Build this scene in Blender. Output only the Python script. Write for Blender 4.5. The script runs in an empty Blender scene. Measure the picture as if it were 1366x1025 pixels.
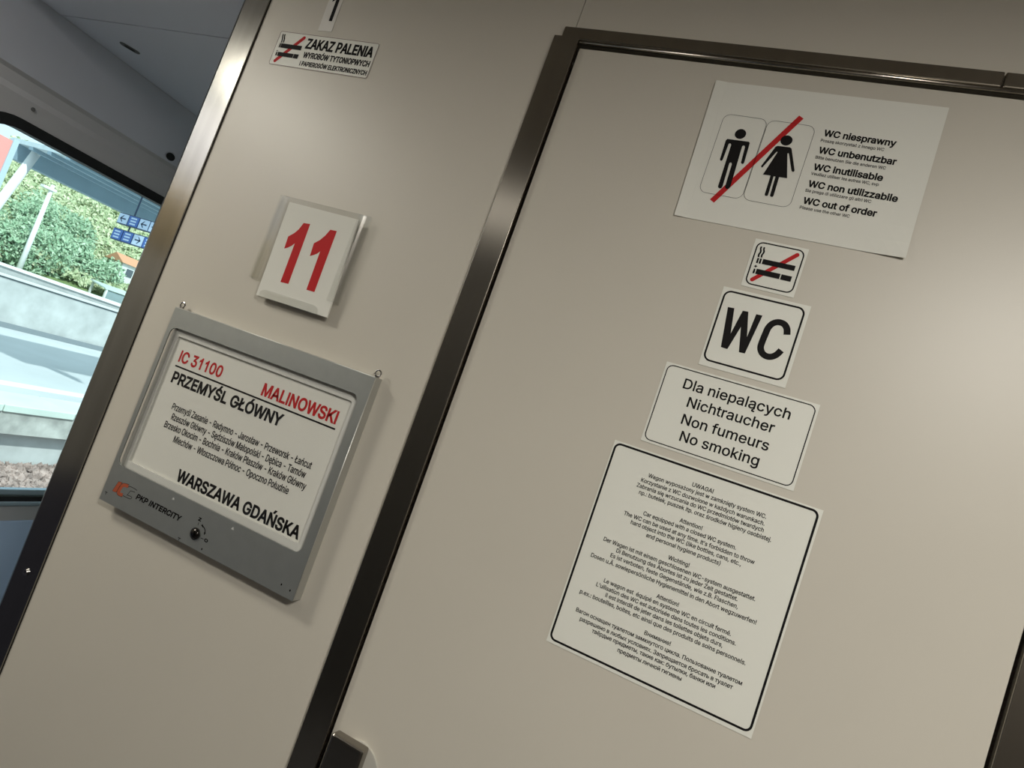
import bpy, bmesh, math, random
from mathutils import Vector, Matrix
from mathutils.geometry import delaunay_2d_cdt

scene = bpy.context.scene
COL = scene.collection
random.seed(7)

# ------------------------------------------------------------------ camera
cd = bpy.data.cameras.new('camera')
cam = bpy.data.objects.new('camera', cd)
COL.objects.link(cam)
cd.sensor_fit = 'HORIZONTAL'
cd.sensor_width = 36.0
cd.lens = 838.53 * 36.0 / 1366.0
cd.clip_start = 0.02
cd.clip_end = 400
RIGHT = Vector((0.89227, 0.30337, 0.33439))
UP = Vector((-0.29218, -0.17665, 0.93991))
FWD = Vector((-0.34421, 0.93636, 0.06898))
cam.matrix_world = Matrix(((RIGHT.x, UP.x, -FWD.x, 0.0),
                           (RIGHT.y, UP.y, -FWD.y, -0.8686),
                           (RIGHT.z, UP.z, -FWD.z, 1.55),
                           (0, 0, 0, 1)))
scene.camera = cam

# ------------------------------------------------------------------ colour management
vs = scene.view_settings
vs.view_transform = 'Standard'
vs.look = 'None'
vs.gamma = 1.0
vs.use_curve_mapping = False
vs.exposure = 0.0

# ------------------------------------------------------------------ sky, sun, lamps
wd = bpy.data.worlds.new('sky')
scene.world = wd
wd.use_nodes = True
bg = wd.node_tree.nodes['Background']
bg.inputs['Color'].default_value = (0.80, 0.95, 1.0, 1)
bg.inputs['Strength'].default_value = 1.35

sd = bpy.data.lights.new('sun', 'SUN')
sd.energy = 4.2
sd.angle = math.radians(1.5)
sd.color = (1.0, 0.97, 0.9)
sun = bpy.data.objects.new('sun', sd)
COL.objects.link(sun)
sun.rotation_euler = Vector((-0.62, 0.28, -0.74)).to_track_quat('-Z', 'Y').to_euler()


def area(name, loc, aim, sx, sy, power, color, spread=180):
    l = bpy.data.lights.new(name, 'AREA')
    l.shape = 'RECTANGLE'
    l.size, l.size_y = sx, sy
    l.spread = math.radians(spread)
    l.energy = power
    l.color = color
    o = bpy.data.objects.new(name, l)
    COL.objects.link(o)
    o.location = loc
    o.rotation_euler = (Vector(aim) - Vector(loc)).to_track_quat('-Z', 'Y').to_euler()
    return o


WARM = (1.0, 0.965, 0.89)
area('vestibule_lamp_west', (-1.72, -0.80, 2.33), (-1.60, -0.74, 0.0), 0.30, 0.16, 14.5, (1.0, 0.955, 0.84), 172)
area('vestibule_lamp_middle', (-1.05, -1.33, 2.34), (-1.05, -1.33, 0.0), 0.50, 0.40, 1.2, WARM, 160)
area('vestibule_lamp_east', (0.66, -1.30, 2.33), (0.62, -1.10, 0.0), 0.40, 0.16, 31.0, WARM, 172)


# ------------------------------------------------------------------ materials
def lin(c):
    c = c / 255.0
    return c / 12.92 if c <= 0.04045 else ((c + 0.055) / 1.055) ** 2.4


def srgb(r, g, b):
    return (lin(r), lin(g), lin(b), 1.0)


def mat(name, color, rough=0.5, metal=0.0, spec=0.5, noise=None, bump=None, coat=0.0):
    m = bpy.data.materials.new(name)
    m.use_nodes = True
    nt = m.node_tree
    b = nt.nodes['Principled BSDF']
    b.inputs['Base Color'].default_value = color
    b.inputs['Roughness'].default_value = rough
    b.inputs['Metallic'].default_value = metal
    b.inputs['Specular IOR Level'].default_value = spec
    b.inputs['Coat Weight'].default_value = coat
    tc = nt.nodes.new('ShaderNodeTexCoord')
    if noise:
        sc, amt = noise[0], noise[1]
        mp = nt.nodes.new('ShaderNodeMapping')
        mp.inputs['Scale'].default_value = noise[2] if len(noise) > 2 else (1, 1, 1)
        nt.links.new(tc.outputs['Object'], mp.inputs['Vector'])
        n = nt.nodes.new('ShaderNodeTexNoise')
        n.inputs['Scale'].default_value = sc
        n.inputs['Detail'].default_value = 5
        nt.links.new(mp.outputs[0], n.inputs['Vector'])
        r = nt.nodes.new('ShaderNodeValToRGB')
        r.color_ramp.elements[0].position = 0.3
        r.color_ramp.elements[1].position = 0.7
        lo = tuple(max(0, c * (1 - amt)) for c in color[:3]) + (1,)
        hi = tuple(min(1, c * (1 + amt)) for c in color[:3]) + (1,)
        r.color_ramp.elements[0].color = lo
        r.color_ramp.elements[1].color = hi
        nt.links.new(n.outputs['Fac'], r.inputs['Fac'])
        nt.links.new(r.outputs['Color'], b.inputs['Base Color'])
    if bump:
        mp2 = nt.nodes.new('ShaderNodeMapping')
        mp2.inputs['Scale'].default_value = bump[2] if len(bump) > 2 else (1, 1, 1)
        nt.links.new(tc.outputs['Object'], mp2.inputs['Vector'])
        n2 = nt.nodes.new('ShaderNodeTexNoise')
        n2.inputs['Scale'].default_value = bump[0]
        n2.inputs['Detail'].default_value = 3
        nt.links.new(mp2.outputs[0], n2.inputs['Vector'])
        bp = nt.nodes.new('ShaderNodeBump')
        bp.inputs['Strength'].default_value = bump[1]
        bp.inputs['Distance'].default_value = 0.002
        nt.links.new(n2.outputs['Fac'], bp.inputs['Height'])
        nt.links.new(bp.outputs['Normal'], b.inputs['Normal'])
    return m


def clear_mat(name, tint, gloss, rough=0.03):
    m = bpy.data.materials.new(name)
    m.use_nodes = True
    nt = m.node_tree
    nt.nodes.clear()
    out = nt.nodes.new('ShaderNodeOutputMaterial')
    mix = nt.nodes.new('ShaderNodeMixShader')
    tr = nt.nodes.new('ShaderNodeBsdfTransparent')
    tr.inputs['Color'].default_value = tint
    gl = nt.nodes.new('ShaderNodeBsdfGlossy')
    gl.inputs['Roughness'].default_value = rough
    lw = nt.nodes.new('ShaderNodeLayerWeight')
    pw = nt.nodes.new('ShaderNodeMath')
    pw.operation = 'POWER'
    pw.inputs[1].default_value = 5.0
    nt.links.new(lw.outputs['Facing'], pw.inputs[0])
    ml = nt.nodes.new('ShaderNodeMath')
    ml.operation = 'MULTIPLY_ADD'
    ml.inputs[1].default_value = 0.9 * gloss
    ml.inputs[2].default_value = 0.045 * gloss
    nt.links.new(pw.outputs[0], ml.inputs[0])
    nt.links.new(ml.outputs[0], mix.inputs['Fac'])
    nt.links.new(tr.outputs[0], mix.inputs[1])
    nt.links.new(gl.outputs[0], mix.inputs[2])
    nt.links.new(mix.outputs[0], out.inputs['Surface'])
    return m


LAMINATE = mat('beige laminate', (0.585, 0.55, 0.475, 1), 0.42, 0, 0.5, (3.0, 0.02), (900, 0.03))
PAPER = mat('white sticker film', (0.77, 0.77, 0.70, 1), 0.45, 0, 0.4)
SHEETP = mat('white paper', (0.76, 0.755, 0.69, 1), 0.8, 0, 0.2)
INK = mat('black print', (0.010, 0.009, 0.009, 1), 0.65, 0, 0.12)
SOFTINK = mat('dark grey print', (0.035, 0.033, 0.031, 1), 0.6, 0, 0.15)
RED = mat('red print', (0.50, 0.022, 0.024, 1), 0.6, 0, 0.12)
STEEL = mat('brushed stainless steel', (0.30, 0.292, 0.27, 1), 0.20, 1.0, 0.5, (6, 0.08, (8, 8, 0.3)))
JAMB = mat('polished steel door jamb', (0.40, 0.37, 0.32, 1), 0.19, 1.0, 0.5, (5, 0.06, (8, 8, 0.3)))
DARKGAP = mat('black gap shade', (0.008, 0.008, 0.008, 1), 0.7, 0, 0.2)  # near-black put in for the shade inside the gaps
HOLDERM = mat('grey lacquered sheet metal', (0.47, 0.49, 0.47, 1), 0.46, 0.85, 0.5, (40, 0.03))
HOLDERSIDE = mat('bare sheet metal edge', (0.50, 0.50, 0.47, 1), 0.35, 0.7, 0.5)
CHROME = mat('chrome', (0.45, 0.44, 0.43, 1), 0.15, 1.0)
LEVERM = mat('satin nickel', (0.30, 0.28, 0.25, 1), 0.25, 1.0)
EDGEM = mat('bright sheet edge', (0.72, 0.72, 0.68, 1), 0.42, 0.8)
ACRYL = clear_mat('clear acrylic', (0.988, 0.99, 0.985, 1), 1.5, 0.10)
GLASS = clear_mat('window glass', (0.88, 0.97, 0.99, 1), 0.8, 0.0)
CEILM = mat('grey ceiling panel', (0.55, 0.57, 0.66, 1), 0.55, 0, 0.4, (2, 0.02))
SIDEM = mat('grey side wall panel', (0.46, 0.46, 0.49, 1), 0.5, 0, 0.4, (2, 0.02))
LOWERM = mat('sky tinted lower panel', (0.42, 0.56, 0.80, 1), 0.45, 0, 0.4, (2, 0.02))  # blue of reflected sky put into the panel colour
FLOORM = mat('speckled rubber floor', (0.07, 0.07, 0.075, 1), 0.6, 0, 0.3, (160, 0.5))
DARKWALL = mat('dark brown grey laminate', (0.13, 0.12, 0.11, 1), 0.5, 0, 0.4)
BACKM = mat('dark panel for jamb reflection', (0.05, 0.048, 0.046, 1), 0.5, 0, 0.4)  # dark tone for the added panel mirrored in the jamb
RUBBER = mat('black window gasket', (0.010, 0.011, 0.013, 1), 0.55, 0, 0.35)
ALU = mat('aluminium window rail', (0.36, 0.45, 0.53, 1), 0.35, 0.6)


# ------------------------------------------------------------------ mesh helpers
def finish(name, bm, m, parent=None, origin=(0, 0, 0), smooth=False):
    me = bpy.data.meshes.new(name)
    bmesh.ops.recalc_face_normals(bm, faces=bm.faces)
    if origin != (0, 0, 0):
        bmesh.ops.translate(bm, vec=Vector(origin) * -1, verts=bm.verts)
    bm.to_mesh(me)
    bm.free()
    if m:
        for mm in (m if isinstance(m, (list, tuple)) else [m]):
            me.materials.append(mm)
    if smooth:
        for p in me.polygons:
            p.use_smooth = True
    o = bpy.data.objects.new(name, me)
    COL.objects.link(o)
    if parent:
        o.parent = parent
    else:
        o.location = origin
    return o


def thing(name, label, cat, loc, group=None):
    o = bpy.data.objects.new(name, None)
    o.empty_display_size = 0.05
    COL.objects.link(o)
    o.location = loc
    o['label'] = label
    o['category'] = cat
    if group:
        o['group'] = group
    return o


def tag(o, label, cat, group=None, kind=None):
    o['label'] = label
    o['category'] = cat
    if group:
        o['group'] = group
    if kind:
        o['kind'] = kind
    return o


def struct(o):
    o['kind'] = 'structure'
    return o


def box(bm, x0, x1, y0, y1, z0, z1, bev=0.0, seg=2):
    r = bmesh.ops.create_cube(bm, size=1.0)
    vsx = r['verts']
    bmesh.ops.scale(bm, vec=(x1 - x0, y1 - y0, z1 - z0), verts=vsx)
    bmesh.ops.translate(bm, vec=((x0 + x1) / 2, (y0 + y1) / 2, (z0 + z1) / 2), verts=vsx)
    if bev > 0:
        es = list({e for v in vsx for e in v.link_edges})
        bmesh.ops.bevel(bm, geom=es, offset=bev, segments=seg, affect='EDGES', profile=0.5)
    return bm


def tube(bm, pts, r, n=12, r1=None):
    pts = [Vector(p) for p in pts]
    rings = []
    for i, p in enumerate(pts):
        a = pts[max(0, i - 1)]
        b = pts[min(len(pts) - 1, i + 1)]
        t = (b - a).normalized()
        ref = Vector((0, 0, 1)) if abs(t.z) < 0.9 else Vector((1, 0, 0))
        u = t.cross(ref).normalized()
        w = t.cross(u)
        rr = r if r1 is None else r + (r1 - r) * i / (len(pts) - 1)
        rings.append([bm.verts.new(p + (u * math.cos(2 * math.pi * k / n) + w * math.sin(2 * math.pi * k / n)) * rr) for k in range(n)])
    for i in range(len(rings) - 1):
        for k in range(n):
            bm.faces.new((rings[i][k], rings[i][(k + 1) % n], rings[i + 1][(k + 1) % n], rings[i + 1][k]))
    bm.faces.new(rings[0])
    bm.faces.new(list(reversed(rings[-1])))
    return bm


def fill(loops):
    """loops of 2d points (outer plus holes) -> 2d verts, triangles, per-loop index lists"""
    co, ed, idx = [], [], []
    for lp in loops:
        s = len(co)
        co += [Vector((p[0] * 1000, p[1] * 1000)) for p in lp]
        ii = list(range(s, s + len(lp)))
        idx.append(ii)
        ed += [(ii[k], ii[(k + 1) % len(ii)]) for k in range(len(ii))]
    v, e, f = delaunay_2d_cdt(co, ed, [], 0, 1e-5)[:3]
    keep = []
    outs = [loops[0]] + [[p for p in reversed(lp)] if sarea(lp) * sarea(loops[0]) > 0 else lp for lp in loops[1:]]
    loops, sg = outs, (1 if sarea(outs[0]) > 0 else -1)
    for t in f:
        c = sum((v[i] for i in t), Vector((0, 0))) / 3000
        if sg * sum(winding(c, lp) for lp in loops) > 0:
            keep.append(t)
    return [(p.x / 1000, p.y / 1000) for p in v], keep


def wallp(x, z, d):
    return (x, -d, z)


def flat(bm, loops, d, conv=wallp):
    v, f = fill(loops)
    vv = [bm.verts.new(conv(p[0], p[1], d)) for p in v]
    for t in f:
        try:
            bm.faces.new([vv[i] for i in t])
        except ValueError:
            pass
    return bm


def slab(bm, loops, d0, d1, conv=wallp):
    """a solid plate of the given outline between depths d0 and d1"""
    flat(bm, loops, d0, conv)
    flat(bm, loops, d1, conv)
    for lp in loops:
        a = [bm.verts.new(conv(p[0], p[1], d0)) for p in lp]
        b = [bm.verts.new(conv(p[0], p[1], d1)) for p in lp]
        for k in range(len(lp)):
            j = (k + 1) % len(lp)
            bm.faces.new((a[k], a[j], b[j], b[k]))
    bmesh.ops.remove_doubles(bm, verts=bm.verts, dist=1e-6)
    return bm


def rrect(x0, x1, z0, z1, r, n=8):
    out = []
    for cx, cz, a0 in ((x1 - r, z1 - r, 0), (x0 + r, z1 - r, 90), (x0 + r, z0 + r, 180), (x1 - r, z0 + r, 270)):
        for k in range(n + 1):
            a = math.radians(a0 + 90 * k / n)
            out.append((cx + r * math.cos(a), cz + r * math.sin(a)))
    return out


def disc(cx, cz, rx, rz, n=28):
    return [(cx + rx * math.cos(2 * math.pi * k / n), cz + rz * math.sin(2 * math.pi * k / n)) for k in range(n)]


def ring(bm, x0, x1, z0, z1, r, w, d):
    flat(bm, [rrect(x0, x1, z0, z1, r), rrect(x0 + w, x1 - w, z0 + w, z1 - w, max(r - w, 0.0005))], d)
    return bm


def smooth_line(pts, n=5):
    P = [Vector(p) for p in pts]
    out = []
    for i in range(len(P) - 1):
        p0, p1, p2, p3 = P[max(i - 1, 0)], P[i], P[i + 1], P[min(i + 2, len(P) - 1)]
        for k in range(n):
            t = k / n
            out.append(0.5 * ((2 * p1) + (p2 - p0) * t + (2 * p0 - 5 * p1 + 4 * p2 - p3) * t * t + (3 * p1 - p0 - 3 * p2 + p3) * t ** 3))
    out.append(P[-1])
    return out


def stroke(bm, pts, w, d, smooth=True, cap=False):
    if cap:
        p, q = Vector(pts[0]), Vector(pts[-1])
        a0 = math.atan2(q.y - p.y, q.x - p.x)
        lp = [(q.x + w / 2 * math.cos(a0 - math.pi / 2 + math.pi * k / 8), q.y + w / 2 * math.sin(a0 - math.pi / 2 + math.pi * k / 8)) for k in range(9)]
        lp += [(p.x + w / 2 * math.cos(a0 + math.pi / 2 + math.pi * k / 8), p.y + w / 2 * math.sin(a0 + math.pi / 2 + math.pi * k / 8)) for k in range(9)]
        return flat(bm, [lp], d)
    P = smooth_line(pts) if smooth and len(pts) > 2 else [Vector(p) for p in pts]
    L, R_ = [], []
    for i, p in enumerate(P):
        t = (P[min(i + 1, len(P) - 1)] - P[max(i - 1, 0)]).normalized()
        n = Vector((-t.y, t.x)) * w / 2
        L.append(p + n)
        R_.append(p - n)
    a = [bm.verts.new(wallp(q.x, q.y, d)) for q in L]
    b = [bm.verts.new(wallp(q.x, q.y, d)) for q in R_]
    for i in range(len(P) - 1):
        bm.faces.new((a[i], a[i + 1], b[i + 1], b[i]))
    return bm


def extrude_profile(bm, prof, z0, z1):
    """closed profile in (x, y), extruded along z"""
    a = [bm.verts.new((p[0], p[1], z0)) for p in prof]
    b = [bm.verts.new((p[0], p[1], z1)) for p in prof]
    n = len(prof)
    for k in range(n):
        bm.faces.new((a[k], a[(k + 1) % n], b[(k + 1) % n], b[k]))
    bm.faces.new(list(reversed(a)))
    bm.faces.new(b)
    return bm


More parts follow.
